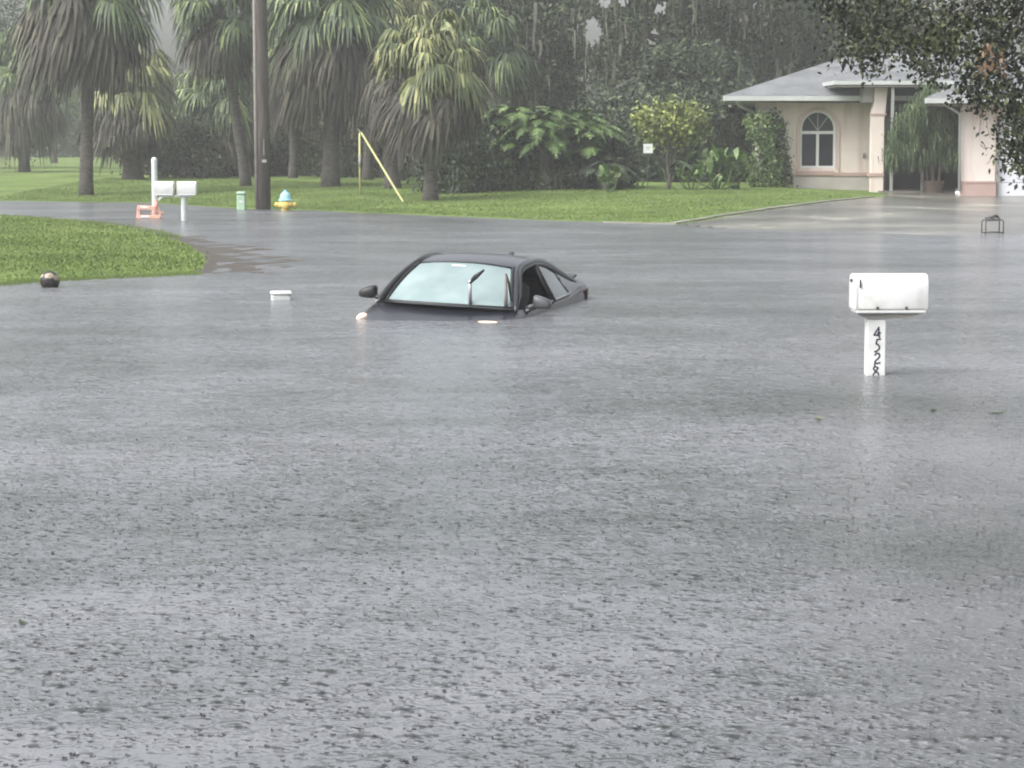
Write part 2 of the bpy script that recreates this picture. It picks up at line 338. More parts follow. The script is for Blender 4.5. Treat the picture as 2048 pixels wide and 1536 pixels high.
def hgt(x, y): return float(height(np.array([x]), np.array([y]))[0])
def ground_at(px, py):                 # march the ray to the ground
    d = ray(px, py); o = np.array([0, 0, H]); s = np.linspace(20, 420, 8001); P = o + s[:, None] * d
    k = np.argmax(P[:, 2] < height(P[:, 0], P[:, 1])); return P[k]
xs = np.r_[np.linspace(-230, -60, 30), np.linspace(-58, -18, 80), np.arange(-17.8, 19, .22), np.linspace(19.5, 60, 60), np.linspace(65, 230, 30)]
ys = np.r_[np.linspace(-60, 3, 14), np.linspace(4, 26, 12), np.arange(26.5, 78, .28), np.linspace(78.5, 130, 80), np.linspace(133, 230, 60)]
GX, GY = np.meshgrid(xs, ys); GZ = height(GX, GY)
mb = MB(); mb.grid(np.stack([GX, GY, GZ], -1)); g = mb.build('ground', M['lawn'], smooth=True); tag(g, kind='structure')
dirt = np.clip(1 - sdist(np.stack([GX, GY], -1), isl) * 3.0, 0, 1) * (GY < np.interp(GX, sh[:, 0], sh[:, 1]) - 1)
dirt = np.maximum(dirt, np.clip(1 - np.abs(GZ) / .012, 0, 1) * .35)
at_ = g.data.attributes.new('dirt', 'FLOAT', 'POINT'); at_.data.foreach_set('value', dirt.ravel().astype(np.float32))
mb = MB(); mb.add([(-228, -55, 0), (228, -55, 0), (228, 228, 0), (-228, 228, 0)], [(0, 1, 2, 3)])
tag(mb.build('water', M['water']), kind='structure')

# rain splashes: tiny crowns and jets thrown up where drops strike
n = 9000; Yv = 6.6 + 26 * rng.uniform(0, 1, n) ** 1.25; Xv = rng.uniform(-1, 1, n) * (Yv * .235 + .3)
fd = np.clip(1.15 - Yv / 26, .1, 1); rr = rng.uniform(.003, .009, n) * fd; hh = rng.uniform(.002, .007, n) * fd; hh[rng.uniform(0, 1, n) < .1] *= 2.2; Q = []
k6 = 7
for j in range(k6):
    a0, a1 = 2 * np.pi * j / k6, 2 * np.pi * (j + 1) / k6; jag = rng.uniform(.4, 1.2, n)
    Q.append(np.stack([np.stack([Xv + rr * np.cos(a0), Yv + rr * np.sin(a0), 0 * hh - .002], -1), np.stack([Xv + rr * np.cos(a1), Yv + rr * np.sin(a1), 0 * hh - .002], -1), np.stack([Xv + 1.35 * rr * np.cos(a1), Yv + 1.35 * rr * np.sin(a1), hh * jag], -1), np.stack([Xv + 1.35 * rr * np.cos(a0), Yv + 1.35 * rr * np.sin(a0), hh * jag * .8], -1)], 1))
M['splash'] = mat('splash_water', (.075, .076, .082), (.13, .13, .138), 3, .25, spec=.5, island=.6)
dk = lambda P_: P_
tag(quads('rain_splashes', np.concatenate(Q), M['splash']), 'tiny splash crowns thrown up by heavy rain on the flood', 'rain splashes', kind='stuff')

# driveway draped on the ground
drv = np.array([ground_at(*p)[:2] for p in [(1335, 452), (1400, 444), (1500, 426), (1640, 407), (1755, 396), (1768, 386)]] + [[12.2, 79.2], [14.9, 79.2], [16, 70.2], [30, 70.2], [34, 40], [10, 40]])
u = np.arange(3, 34, .25); v = np.arange(41, 79.6, .25); DX, DY = np.meshgrid(u, v)
S = sdist(np.stack([DX, DY], -1), drv)
DZ = height(DX, DY) + .03; 
mb = MB(); k = DX.shape[1]; idx = -np.ones(DX.size, int); keep = []
fs = []
for i in range(DX.shape[0] - 1):
    for j in range(DX.shape[1] - 1):
        if S[i, j] > 0 and S[i + 1, j] > 0 and S[i, j + 1] > 0 and S[i + 1, j + 1] > 0: fs.append((i * k + j, i * k + j + 1, (i + 1) * k + j + 1, (i + 1) * k + j))
used = sorted({a for f in fs for a in f}); mp_ = {a: i for i, a in enumerate(used)}
P = np.stack([DX, DY, DZ], -1).reshape(-1, 3)[used]
mb.add(P, [tuple(mp_[a] for a in f) for f in fs]); tag(mb.build('driveway', M['concrete'], smooth=True), kind='structure')
# pale concrete gutter edge between lawn and driveway
e = [ground_at(*p) for p in [(1200, 445), (1290, 448), (1345, 448), (1400, 440), (1500, 424), (1640, 405), (1755, 394)]]
mb = MB(); L_ = []
pts = []
for a, b in zip(e[:-1], e[1:]):
    for q in np.linspace(0, 1, 8, endpoint=False): pts.append(a * (1 - q) + b * q)
for p in pts: L_.append([(p[0] - .07, p[1] + .12, hgt(p[0], p[1]) + .034), (p[0] + .07, p[1] - .12, hgt(p[0], p[1]) + .034), (p[0] + .08, p[1] - .13, hgt(p[0], p[1]) - .1)])
mb.grid(L_); tag(mb.build('driveway_edge', M['kerb']), kind='structure')

# grass blades on the lawns (dense enough to break the edges)
def blades(n, gen, name):
    X, Y = gen(n); Z = height(X, Y); ok = Z > .012; X, Y, Z = X[ok], Y[ok], Z[ok]
    okd = ~((sdist(np.stack([X, Y], -1), drv) > -.1)); sp = sdist(np.stack([X, Y], -1), spit) ; di_ = sdist(np.stack([X, Y], -1), isl); ys_ = np.interp(X, sh[:, 0], sh[:, 1]); okd &= (di_ > rng.uniform(0, .3, len(X))) | (Y > ys_ - .5)
    X, Y, Z = X[okd], Y[okd], Z[okd]; n = len(X)
    hh = rng.uniform(.012, .035, n) * (1 + .5 * wob(X, Y, .5)); a = rng.uniform(0, np.pi, n); wd = rng.uniform(.006, .014, n)
    dx, dy = np.cos(a) * wd, np.sin(a) * wd; lx, ly = rng.normal(0, .03, n), rng.normal(0, .03, n)
    Q = np.stack([np.stack([X - dx, Y - dy, Z - .01], -1), np.stack([X + dx, Y + dy, Z - .01], -1), np.stack([X + dx * .4 + lx, Y + dy * .4 + ly, Z + hh], -1), np.stack([X - dx * .4 + lx, Y - dy * .4 + ly, Z + hh], -1)], 1)
    return quads(name, Q, M['blade'])
def ge(n):
    i = rng.integers(0, len(isl), n); q = rng.uniform(0, 1, n)[:, None]; P = isl[i] * (1 - q) + isl[(i + 1) % len(isl)] * q + rng.normal(0, .14, (n, 2)); return P[:, 0], P[:, 1]
def gi(n): return rng.uniform(-17, -4, n), 27 + 34 * rng.uniform(0, 1, n) ** 1.4
def gf(n):
    X = rng.uniform(-17, 12, n); return X, np.interp(X, sh[:, 0], sh[:, 1]) + 24 * rng.uniform(-.01, 1, n) ** 1.5
tag(blades(150000, gi, 'lawn_grass'), 'short bright green grass on the flooded lawn tongue', 'grass', kind='stuff')
X, Y = ge(7000); okk = (X > -17) & (X < 2) & (sdist(np.stack([X, Y], -1), spit) < -.1); X, Y = X[okk], Y[okk]; n = len(X); hh = rng.uniform(.01, .05, n); lx = rng.normal(0, .02, n)
tag(quads('drowned_grass', np.stack([np.stack([X - .006, Y, 0 * X - .02], -1), np.stack([X + .006, Y, 0 * X - .02], -1), np.stack([X + .003 + lx, Y, hh], -1), np.stack([X - .003 + lx, Y, hh], -1)], 1), M['blade']), 'half drowned grass blades along the flooded lawn edge', 'grass', kind='stuff')
tag(blades(150000, gf, 'verge_grass'), 'short green grass along the far verge and before the hedge', 'grass', kind='stuff')

# ------------------------------------------------------------ plants
def leafcards(cent, n_per, spread, size, asp=.5, droop=0., flat=.4):
    """clumps of diamond leaves round centres"""
    k = len(cent); n = k * n_per
    P = np.repeat(cent, n_per, 0) + rng.normal(0, 1, (n, 3)) * np.asarray(spread)
    a = rng.uniform(0, 2 * np.pi, n); el = rng.normal(-droop, .6, n)
    d = np.stack([np.cos(a) * np.cos(el), np.sin(a) * np.cos(el), np.sin(el)], -1)
    r = rng.normal(0, 1, (n, 3)); s = np.cross(d, r); s /= np.linalg.norm(s, axis=1)[:, None] + 1e-9
    L_ = (size * rng.uniform(.6, 1.4, n))[:, None]; W_ = L_ * asp
    return np.stack([P - d * L_ * .5, P + s * W_ * .5 - d * L_ * .05, P + d * L_ * .5, P - s * W_ * .5 - d * L_ * .05], 1)
def strands(P, length, wid, seg=3, sway=.06):
    """hanging strips from points P"""
    n = len(P); out = []; Ln = length * rng.uniform(.4, 1.2, n); a = rng.uniform(0, np.pi, n)
    side = np.stack([np.cos(a), np.sin(a), np.zeros(n)], -1) * (wid * rng.uniform(.5, 1.3, n))[:, None]
    cur = P.copy()
    for k in range(seg):
        nx = cur + np.stack([rng.normal(0, sway, n), rng.normal(0, sway, n), -Ln / seg], -1)
        w0, w1 = 1 - k / seg * .6, 1 - (k + 1) / seg * .6
        out.append(np.stack([cur - side * w0, cur + side * w0, nx + side * w1, nx - side * w1], 1)); cur = nx
    return np.concatenate(out)
def fan_leaf(az, el, plen, rad, K=24, droop=.6, wid=.045, org=(0, 0, 0), spread_deg=115):
    """costapalmate fan: petiole arching out, segments drooping at the tips"""
    d = np.array([math.cos(az) * math.cos(el), math.sin(az) * math.cos(el), math.sin(el)]); org = np.array(org, float)
    out = []
    side = np.array([-math.sin(az), math.cos(az), 0.]); up = np.cross(d, side) * -1
    up = -up if up[2] < 0 else up
    hub = org + d * plen + np.array([0, 0, -.12 * plen])
    pw = side * .022
    mid = org + d * plen * .5
    out.append([org - pw, org + pw, mid + pw, mid - pw]); out.append([mid - pw, mid + pw, hub + pw * .6, hub - pw * .6])
    for i in range(K):
        th = R(spread_deg) * (2 * (i + .5) / K - 1) + rng.normal(0, .04)
        v = d * math.cos(th) + side * math.sin(th); v = v + up * .15 * abs(math.sin(th)); v /= np.linalg.norm(v)
        Ls = rad * (1 - .28 * abs(th) / R(spread_deg)) * rng.uniform(.85, 1.1)
        w_ = np.cross(v, up); w_ = w_ / (np.linalg.norm(w_) + 1e-9) * wid
        p0 = hub; fr = [0, .42, .75, 1.0]; pr = None
        dr = droop * rng.uniform(.7, 1.3)
        for q in fr:
            p = hub + v * Ls * q * (1 - .25 * q * dr) + np.array([0, 0, -dr * Ls * q ** 2.4])
            ww = w_ * (0.35 if q == 0 else (1.0 if q < .5 else (.7 if q < .9 else .12)))
            if pr is not None: out.append([pr[0] - pr[1], pr[0] + pr[1], p + ww, p - ww])
            pr = (p, ww)
    return np.array(out)
def crown_fans(n, els, plen, rad, droop, K=24, wid=.045, flat=1.):
    out = []
    for i in range(n):
        az = i * 2.39996 + rng.normal(0, .2); el = R(rng.uniform(*els))
        out.append(fan_leaf(az, el, plen * rng.uniform(.8, 1.15), rad * rng.uniform(.85, 1.15), K, droop, wid, (0, 0, rng.uniform(-.35, .35))))
    return np.concatenate(out)
def quadmesh(name, Q, m):
    o = quads(name, Q, m); me = o.data; bpy.data.objects.remove(o); return me
GREEN = [quadmesh('palm_fronds', crown_fans(46, (-35, 75), 1.15, 1.05, .85), M['frond']) for _ in range(3)]
GREENY = [quadmesh('palm_fronds', crown_fans(46, (-45, 70), 1.0, 1.0, .9), M['frondyel']) for _ in range(2)]
DEAD = [quadmesh('dead_fronds', np.concatenate([crown_fans(50, (-62, -15), 1.1, 1.0, .95, 18, .05), crown_fans(26, (-76, -40), 1.0, .8, .8, 16, .05)]), M['deadfrond']) for _ in range(3)]
def link_mesh(name, me, parent, loc, sc_, rz):
    o = bpy.data.objects.new(name, me); C.objects.link(o); o.parent = parent; o.location = loc; o.scale = sc_; o.rotation_euler = (rng.normal(0, .11), rng.normal(0, .11), rz); o.scale = (sc_[0] * rng.uniform(.92, 1.1), sc_[1] * rng.uniform(.92, 1.1), sc_[2] * rng.uniform(.92, 1.1)); return o
def palm(label, base, top, r=1., tr=.2, kind=0, dead=1., dz=-.15, green='g', lean=0., group='sabal palms behind the far verge', boots=0.):
    """base and top are world points; r scales the crown"""
    base = np.array(base, float); top = np.array(top, float)
    t_ = thing('palm_tree', label, 'palm tree', base, 0, group)
    L_ = top - base; n = 14; pts = []; rad = []
    for i in range(n):
        q = i / (n - 1); p = L_ * q + np.array([lean * math.sin(q * math.pi), 0, 0]) ; pts.append(p - (np.array([0, 0, .25]) if i == 0 else 0))
        rad.append(tr * (1.35 if i == 0 else 1.12 if i == 1 else 1 + boots * q + rng.normal(0, .03)))
    m_ = MB(); m_.tube(pts, rad, 12); m_.build('trunk', M['palmtrunk'], t_, True)
    G = GREEN[kind % 3] if green == 'g' else GREENY[kind % 2]
    if green: link_mesh('fronds', G, t_, L_ + np.array([0, 0, .15]), (r, r, r), rng.uniform(0, 6.28))
    if dead: link_mesh('dead_fronds', DEAD[kind % 3], t_, L_ + np.array([0, 0, dz]), (r * .95, r * .95, r * dead), rng.uniform(0, 6.28))
    return t_
def P3(px, py, Y): return at(px, py, Y)
def gpt(px, Y, dz=0): p = at(px, 300, Y); return np.array([p[0], Y, hgt(p[0], Y) + dz])
# (label, trunk px, Y, crown px, crown py, r, tr, kind, dead, green, lean)
for (lab, px, Y, cx, cy, r, tr, kd, de, gr, le, dz) in [
    ('tall palm with a heavy brown skirt of dead fronds, standing alone by the twin mailboxes', 170, 77, 180, -50, 1.4, .21, 0, 1.1, 'g', 0, -.15),
    ('squat bushy palm with yellowing lower fronds, just beyond the tall white post', 265, 95, 258, 165, 1.35, .38, 1, .75, 'y', 0, -.8),
    ('small green palm between the squat palm and the utility pole', 452, 100, 448, 190, 1.25, .2, 2, .95, 'g', 0, -.6),
    ('palm whose crown spreads behind the top of the utility pole', 492, 84, 440, 15, 1.05, .18, 1, 1.0, 'g', 0, -.1),
    ('thin palm with a low drooping crown close behind the blue and yellow hydrant', 585, 96, 590, 130, .95, .17, 0, 1.0, 'g', 0, -.2),
    ('thick trunked palm between the hydrant and the yellow guy guard', 660, 82, 668, 10, 1.35, .29, 2, 1.1, 'g', 0, -.3),
    ('palm with a curved leaning trunk behind the yellow guy guard', 786, 79, 805, 130, .98, .24, 1, 1.1, None, -.25, 0),
    ('palm with bright drooping green fronds beside the yellow guy guard', 860, 68, 868, 125, 1.05, .2, 0, .85, 'y', 0, -.3),
    ('palm with dull hanging fronds behind the dark hedge end', 965, 88, 965, 95, 1.1, .2, 1, 1.1, 'g', 0, -.3),
    ('pale hazy palm at the lawn edge, farthest along the open field', 48, 112, 45, 120, 1.3, .25, 2, 1.2, 'g', 0, -.5),
    ('dead looking palm above the yellow guy guard with grey hanging fronds', 735, 92, 745, 60, 1.35, .2, 2, 1.2, None, 0, 0),
    ('pale palm in the mist between the tall palm and the far field', 108, 150, 110, 190, .9, .2, 0, 1., 'g', 0, -.3),
    ('leafy palm high over the curved palm trunk', 800, 90, 800, 40, 1.1, .2, 1, 1.0, 'y', 0, -.4),
    ]:
    b_ = gpt(px, Y); palm(lab, b_, P3(cx, cy, Y), r, tr, kd, de, dz, gr, le)

GAPS = [(1185, 66, 20, 32), (1206, 10, 18, 13), (1245, 8, 14, 12), (1304, 84, 15, 24), (1316, 20, 17, 14), (1150, 62, 8, 14), (1508, 16, 10, 10), (1474, 42, 6, 7), (1688, 74, 8, 16), (1655, 45, 14, 16), (1124, 50, 6, 7), (610, 124, 15, 26), (634, 178, 8, 24), (1072, 130, 6, 7)]
def thin(Q, off):
    c = Q.mean(1) + np.asarray(off); px = 1024 + F * c[:, 0] / c[:, 1]; py = 278 - F * (c[:, 2] - H) / c[:, 1]; keep = np.ones(len(Q), bool)
    for gx_, gy_, a, b in GAPS:
        r_ = np.hypot((px - gx_) / a, (py - gy_) / b) + .35 * np.sin(px * .35 + py * .2) * np.cos(py * .4); keep &= r_ > 1
    return Q[keep]
def tree(name, label, cat, base, crown_c, crown_r, n_clump, n_per, leaf, m, trunk_r=.3, bark='bark', moss=0, group=None, spread=.45, limbs=7, asp=.55, hole=0., moss_len=1.6, droop=.2, shellness=.35):
    base = np.array(base, float); cc = np.array(crown_c, float) - base; cr = np.array(crown_r, float)
    t_ = thing(name, label, cat, base, 0, group)
    u_ = rng.normal(0, 1, (n_clump, 3)); u_ /= np.linalg.norm(u_, axis=1)[:, None]; rr = rng.uniform(shellness, 1, n_clump)[:, None] ** .6
    bump_ = 1 + .22 * np.sin(u_[:, :1] * 5 + base[0]) * np.cos(u_[:, 2:] * 4 + base[1])
    cen = cc + u_ * rr * cr * bump_
    if hole:
        keep_ = wob(cen[:, 0] + base[0], cen[:, 2], .55, 1.) > -1 + hole; cen = cen[keep_]
    Q = leafcards(cen, n_per, spread, leaf, asp, droop)
    quads('crown', thin(Q, base), M[m], t_)
    m_ = MB(); top = cc.copy(); top[2] = cc[2] + cr[2] * .3
    npt = 8; pts = [np.array([top[0] * (q ** 1.4), top[1] * q, top[2] * q - (.3 if q == 0 else 0)]) + rng.normal(0, .06, 3) * (q > 0) for q in np.linspace(0, 1, npt)]
    m_.tube(pts, np.linspace(trunk_r * 1.15, trunk_r * .3, npt), 10)
    for i in range(limbs):
        s0 = pts[rng.integers(2, npt - 2)]; e0 = cen[rng.integers(0, len(cen))]
        mid = (s0 + e0) / 2 + np.array([0, 0, .15 * np.linalg.norm(e0 - s0)])
        m_.tube([s0, mid, e0], [trunk_r * .45, trunk_r * .28, trunk_r * .08], 6)
    m_.build('trunk', M[bark], t_, True)
    if moss:
        k_ = rng.integers(0, len(cen), moss); P_ = cen[k_] + rng.normal(0, .4, (moss, 3))
        quads('hanging_moss', thin(strands(P_, moss_len, .06), base), M['moss'], t_)
    return t_
# mossy live oaks beyond the hedge: pixel centre of crown, distance, size
OAK = 'mossy oaks beyond the hedge'
for (lab, px, Y, cx, cz, rx, rz_, nc, moss, hole, bark) in [
    ('dark mossy oak rising over the hedge end next to the bright palm', 1010, 96, 1000, 6.4, 3.6, 4.2, 420, 500, .0, 'bark'),
    ('dark mossy oak over the middle of the hedge, sky showing through', 1130, 104, 1110, 7.8, 3.2, 3.6, 300, 400, .42, 'bark'),
    ('oak with a pale bare trunk behind the white gable', 1262, 93, 1290, 7.2, 3.0, 3.4, 300, 500, .35, 'palebark'),
    ('dense oak with long pale moss behind the yellow-green shrub tree', 1400, 96, 1400, 6.0, 4.2, 4.8, 560, 900, .0, 'bark'),
    ('dense oak standing close behind the left end of the house roof', 1520, 100, 1530, 6.5, 4.2, 5., 600, 800, .0, 'bark'),
    ('oak rising over the house roof ridge', 1660, 108, 1650, 7.2, 4.4, 5., 460, 400, .22, 'bark'),
    ('thin oak far behind the palms, right of the utility pole', 700, 118, 690, 7., 4.5, 4.6, 330, 300, .2, 'bark'),
    ('grey oak far behind the bright palm', 900, 112, 890, 6., 4.4, 4.8, 420, 400, .1, 'bark'),
    ('hazy broad tree filling the gap behind the utility pole', 560, 108, 545, 5.2, 3.4, 4.2, 300, 0, .0, 'bark'),
    ('misty oak at the edge of the open field', -40, 125, -30, 5.5, 3.8, 4.6, 300, 0, .1, 'bark'),
    ]:
    b_ = gpt(px, Y); c_ = at(cx, 300, Y); c_[2] = cz
    tree('oak_tree', lab, 'oak tree', b_, c_, (rx, rx * .8, rz_), int(nc * 1.2), 75, .17, 'oakleaf', .32, bark, moss, OAK, .5, hole=hole)
# low dark fill under the oaks
def bush(name, label, cat, px, Y, rx, h_, n, m, leaf=.14, group=None, moss=0, spread=.25, asp=.5, droop=.2, ry=None, lift=0., n_per=30):
    b_ = gpt(px, Y); t_ = thing(name, label, cat, b_, 0, group); ry = ry or rx * .8
    a = rng.uniform(0, 2 * np.pi, n); rr = np.sqrt(rng.uniform(0, 1, n)); z = rng.uniform(0.03, 1, n)
    prof = np.sqrt(np.clip(1 - (np.clip(z, 0, 1) * .98) ** 3, .05, 1)) * (1 + .2 * np.sin(a * 3 + px) + rng.normal(0, .08, n))
    cen = np.stack([np.cos(a) * rr * rx * prof, np.sin(a) * rr * ry * prof, lift + z * (h_ - lift) * (1 + .12 * np.sin(a * 2 + px * .7))], -1)
    quads('foliage', leafcards(cen, n_per, spread, leaf, asp, droop), M[m], t_)
    m_ = MB()
    for i in range(5):
        q = cen[rng.integers(0, n)] * np.array([.7, .7, .8]); m_.tube([(0, 0, -.1), (q[0] * .6, q[1] * .6, q[2] * .55), q], [.05, .035, .01], 6)
    m_.build('stem', M['bark'], t_)
    if moss:
        k_ = rng.integers(0, n, moss); quads('hanging_vines', strands(cen[k_] + np.array([0, -.1, .2]), h_ * .45, .03), M['hedgeleaf' if m == 'hedgeleaf' else 'moss'], t_)
    return t_
HG = 'overgrown hedge bushes behind the raised lawn'
for i, (px, top, rx, Y) in enumerate([(905, 245, 1.05, 73), (985, 240, 1.15, 75), (1065, 250, 1.15, 75), (1140, 245, 1.1, 75.5), (1205, 255, 1.1, 76)]):
    h_ = at(px, top, Y)[2] - gpt(px, Y)[2]
    lab = ['dark hedge bush at the end nearest the bright drooping palm', 'dark hedge bush under the first pale feather palm', 'dark hedge bush in the middle of the row, trailing vines', 'dark hedge bush under the brightest feather palm', 'dark hedge bush beside the small banana plant'][i]
    bush('hedge_bush', lab, 'bush', px, Y, rx, h_, 260, 'hedgeleaf', .15, HG, 500)
TH = 'brown thicket along the back of the field'
for i, (px, top, rx, Y) in enumerate([(375, 255, 1.6, 98), (430, 262, 1.5, 101), (560, 215, 1.8, 104), (620, 245, 1.6, 102), (715, 250, 1.6, 97), (745, 235, 1.8, 106), (815, 215, 1.8, 101), (505, 235, 1.7, 106), (320, 262, 1.5, 104)]):
    h_ = at(px, top, Y)[2] - gpt(px, Y)[2]
    lab = ['brown-green thicket bush behind the twin mailboxes', 'grey-brown thicket bush just left of the utility pole', 'tall thicket bush directly behind the hydrant', 'thicket bush between the hydrant and the thick palm trunk', 'thicket bush behind the upright yellow guard', 'taller thicket bush behind the yellow guards', 'thicket bush between the leaning palm and the bright palm', 'thicket bush behind the utility pole', 'thicket bush beside the squat yellowing palm'][i]
    bush('thicket_bush', lab, 'bush', px, Y, rx, h_, 200, 'brownleaf', .2, TH, 250)
UG = 'dark undergrowth below the oaks'
for i, (px, top, rx, Y) in enumerate([(1270, 200, 1.7, 86), (1350, 205, 1.6, 84), (1430, 225, 1.6, 85), (1495, 200, 1.5, 88), (1200, 215, 1.6, 88), (1090, 150, 2.2, 100), (940, 170, 2.2, 98), (1385, 105, 2.3, 90), (1318, 128, 1.2, 89)]):
    h_ = at(px, top, Y)[2] - gpt(px, Y)[2]
    lab = ['dark undergrowth behind the small white sign', 'dark undergrowth behind the yellow-green tree', 'dark undergrowth behind the broad leaved plants', 'dark undergrowth next to the vine covered house corner', 'dark undergrowth below the white gable', 'tall dark growth behind the pale feather palms', 'tall dark growth behind the hedge end', 'tall mossy growth between the yellow-green tree and the house roof', 'mossy growth covering the far half of the white gable'][i]
    bush('undergrowth_bush', lab, 'bush', px, Y, rx, h_, 230, 'hedgeleaf', .2, UG, 350, n_per=34)

# feather palms over the hedge
def feather(label, px, Y, h_, nf, m='areca', group='feather palms over the hedge', r=1., name='feather_palm'):
    b_ = gpt(px, Y); t_ = thing(name, label, 'palm tree', b_, 0, group); out = []
    m_ = MB()
    for s_ in range(7):
        ox, oy = rng.normal(0, .22), rng.normal(0, .2); hh = h_ * rng.uniform(.4, .95)
        m_.tube([(0, 0, -.1), (ox * .6, oy * .6, hh * .3), (ox, oy, hh)], [.07, .05, .035], 6)
        for f_ in range(nf):
            az = rng.uniform(0, 6.28); Lr = r * rng.uniform(1.0, 1.6); el = rng.uniform(.3, 1.25); prev = None
            for q in np.linspace(0, 1, 9):
                p = np.array([ox, oy, hh]) + np.array([math.cos(az) * math.cos(el), math.sin(az) * math.cos(el), math.sin(el)]) * Lr * q + np.array([0, 0, -.75 * Lr * q * q])
                if prev is not None:
                    d = p - prev; d /= np.linalg.norm(d); sd = np.cross(d, [0, 0, 1]); sd /= np.linalg.norm(sd) + 1e-6
                    out.append([prev - sd * .012, prev + sd * .012, p + sd * .012, p - sd * .012])
                    for sg in (-1, 1):
                        for kk in range(3):
                            o_ = prev + (p - prev) * kk / 3; ll = .42 * math.sin(math.pi * min(.95, .15 + .8 * q)) * rng.uniform(.8, 1.1)
                            tip = o_ + sd * sg * ll * .8 + d * ll * .5 + np.array([0, 0, -.18 * ll]); out.append([o_, o_ + d * .07, tip + d * .02, tip])
                prev = p
    m_.build('stem', M['bark'], t_); quads('fronds', np.array(out), M[m], t_); return t_
feather('pale green feather palm over the hedge, first from the bright palm', 1015, 74.6, 2.45, 11)
feather('rounded pale green feather palm at the centre of the hedge', 1090, 74.2, 2.5, 13)
feather('brightest feather palm at the hedge corner by the undergrowth', 1170, 74.8, 2.6, 13)
feather('broad low feather palm fronds at the hedge foot', 1205, 74, .9, 4, 'hedgeleaf', r=.8)

# small trees and garden plants in front of the house
b_ = gpt(1335, 73.5); c_ = at(1343, 247, 73.5)
tree('umbrella_tree', 'small rounded tree with bright yellow-green leaves beside the white sign', 'small tree', b_, c_, (1.12, .9, .58), 170, 26, .15, 'yellowleaf', .07, 'bark', 0, None, .16, 9, .5, shellness=.5)
def broadleaf(label, px, Y, n, L0, h0, m='ginger', group='broad leaved garden plants on the lawn edge', wid=.09, sp=.35):
    b_ = gpt(px, Y); t_ = thing('broadleaf_plant', label, 'garden plant', b_, 0, group); out = []; m_ = MB()
    for i in range(n):
        ox, oy = rng.normal(0, sp), rng.normal(0, .2); az = rng.uniform(0, 6.28); el = rng.uniform(.6, 1.4); L_ = L0 * rng.uniform(.6, 1.1); hh = h0 * rng.uniform(.4, 1.)
        if i % 3 == 0: m_.tube([(0, 0, -.05), (ox * .7, oy, hh * .3), (ox, oy, hh)], [.03, .018, .012], 6)
        v = np.array([math.cos(az) * math.cos(el), math.sin(az) * math.cos(el), math.sin(el)]); sd = np.array([-math.sin(az), math.cos(az), 0]); prev = None
        for q in (0, .25, .55, .8, 1):
            p = np.array([ox, oy, hh]) + v * L_ * q + np.array([0, 0, -.35 * L_ * q * q]); w_ = sd * wid * (.15 + math.sin(math.pi * min(q, .97)) )
            if prev is not None: out.append([prev[0] - prev[1], prev[0] + prev[1], p + w_, p - w_])
            prev = (p, w_)
    m_.build('stem', M['vine'], t_); quads('leaves', np.array(out), M[m], t_); return t_
broadleaf('clump of pale broad leaved plants beside the vine covered corner', 1437, 73.2, 60, 1.05, .9, wid=.10)
broadleaf('low broad leaved plant between the white sign and the pale clump', 1385, 72.8, 34, .65, .45, 'ginger', wid=.05)
broadleaf('small banana like plant with two upright pale leaves by the hedge', 1217, 71.5, 14, .8, .6, wid=.09, sp=.15)
broadleaf('low leafy plant at the foot of the vine covered corner', 1478, 74, 34, .7, .45, 'vine', wid=.05)

# small white yard sign
p = at(1296, 297, 72.6); gz = hgt(p[0], 72.6)
t_ = thing('yard_sign', 'small white rectangular yard sign hanging before the dark undergrowth', 'sign', (p[0], 72.6, gz))
mb = MB(); mb.box((0, 0, p[2] - gz), (.29, .02, .29)); mb.build('panel', M['white'], t_)
mb = MB(); mb.box((0, .02, (p[2] - gz) / 2), (.03, .015, p[2] - gz)); mb.build('post', M['metal'], t_)
mb = MB(); mb.box((0, -.013, p[2] - gz + .04), (.14, .003, .02)); mb.box((0, -.013, p[2] - gz - .02), (.1, .003, .02)); mb.build('marking', M['palewood'], t_)

# far wood closing the field, pale in the rain
def wood(name, label, x0, x1, Y, h_, n, m='oakleaf', leaf=.6):
    X = rng.uniform(x0, x1, n); Z = h_ * rng.uniform(0, 1, n) ** .8 * (1 + .25 * wob(X, X * 0, .12)); Yv = Y + rng.uniform(0, 18, n)
    cen = np.stack([X, Yv, Z + .4], -1); o = quads(name, thin(leafcards(cen, 26, (1.2, 1., .8), leaf, .6, .3), (0, 0, 0)), M[m]); return tag(o, label, 'woods', kind='stuff')
wood('distant_woods', 'pale misty woods closing the far end of the open field', -66, -8, 195, 6.5, 1300)
wood('back_woods', 'dark woods behind the oaks and the house', -10, 45, 128, 5., 1600, leaf=.35)

# ------------------------------------------------------------ near oak overhanging from beside the frame
t_ = thing('oak_tree', 'big near live oak hanging its dark leafy twigs over the house roof', 'oak tree', (10.5, 27, -.3))
def near_clumps():
    out = []
    n = 0
    while len(out) < 1500:              # leafy dome
        u_ = rng.normal(0, 1, 3); u_ /= np.linalg.norm(u_); p = np.array([9.2, 27, 7.0]) + u_ * rng.uniform(.2, 1) ** .5 * np.array([5.4, 5.5, 4.0])
        q = p - np.array([0, 0, H]); sx = 1024 + F * q[0] / q[1]; 
        if p[2] > 2.2: out.append(p)
    return np.array(out)
NB = np.array([10.5, 27, -.3])
u_ = rng.normal(0, 1, (1200, 3)); u_ /= np.linalg.norm(u_, axis=1)[:, None]
cen = np.concatenate([near_clumps(), np.array([8.0, 19, 8.2]) + u_ * rng.uniform(.05, 1, (1200, 1)) ** .5 * np.array([5.4, 8, 4.1]), np.array([10.2, 35, 9.4]) + u_ * rng.uniform(.05, 1, (1200, 1)) ** .5 * np.array([6., 6.5, 4.9])])  # last two masses: unseen extra crown, added to darken the water's reflection
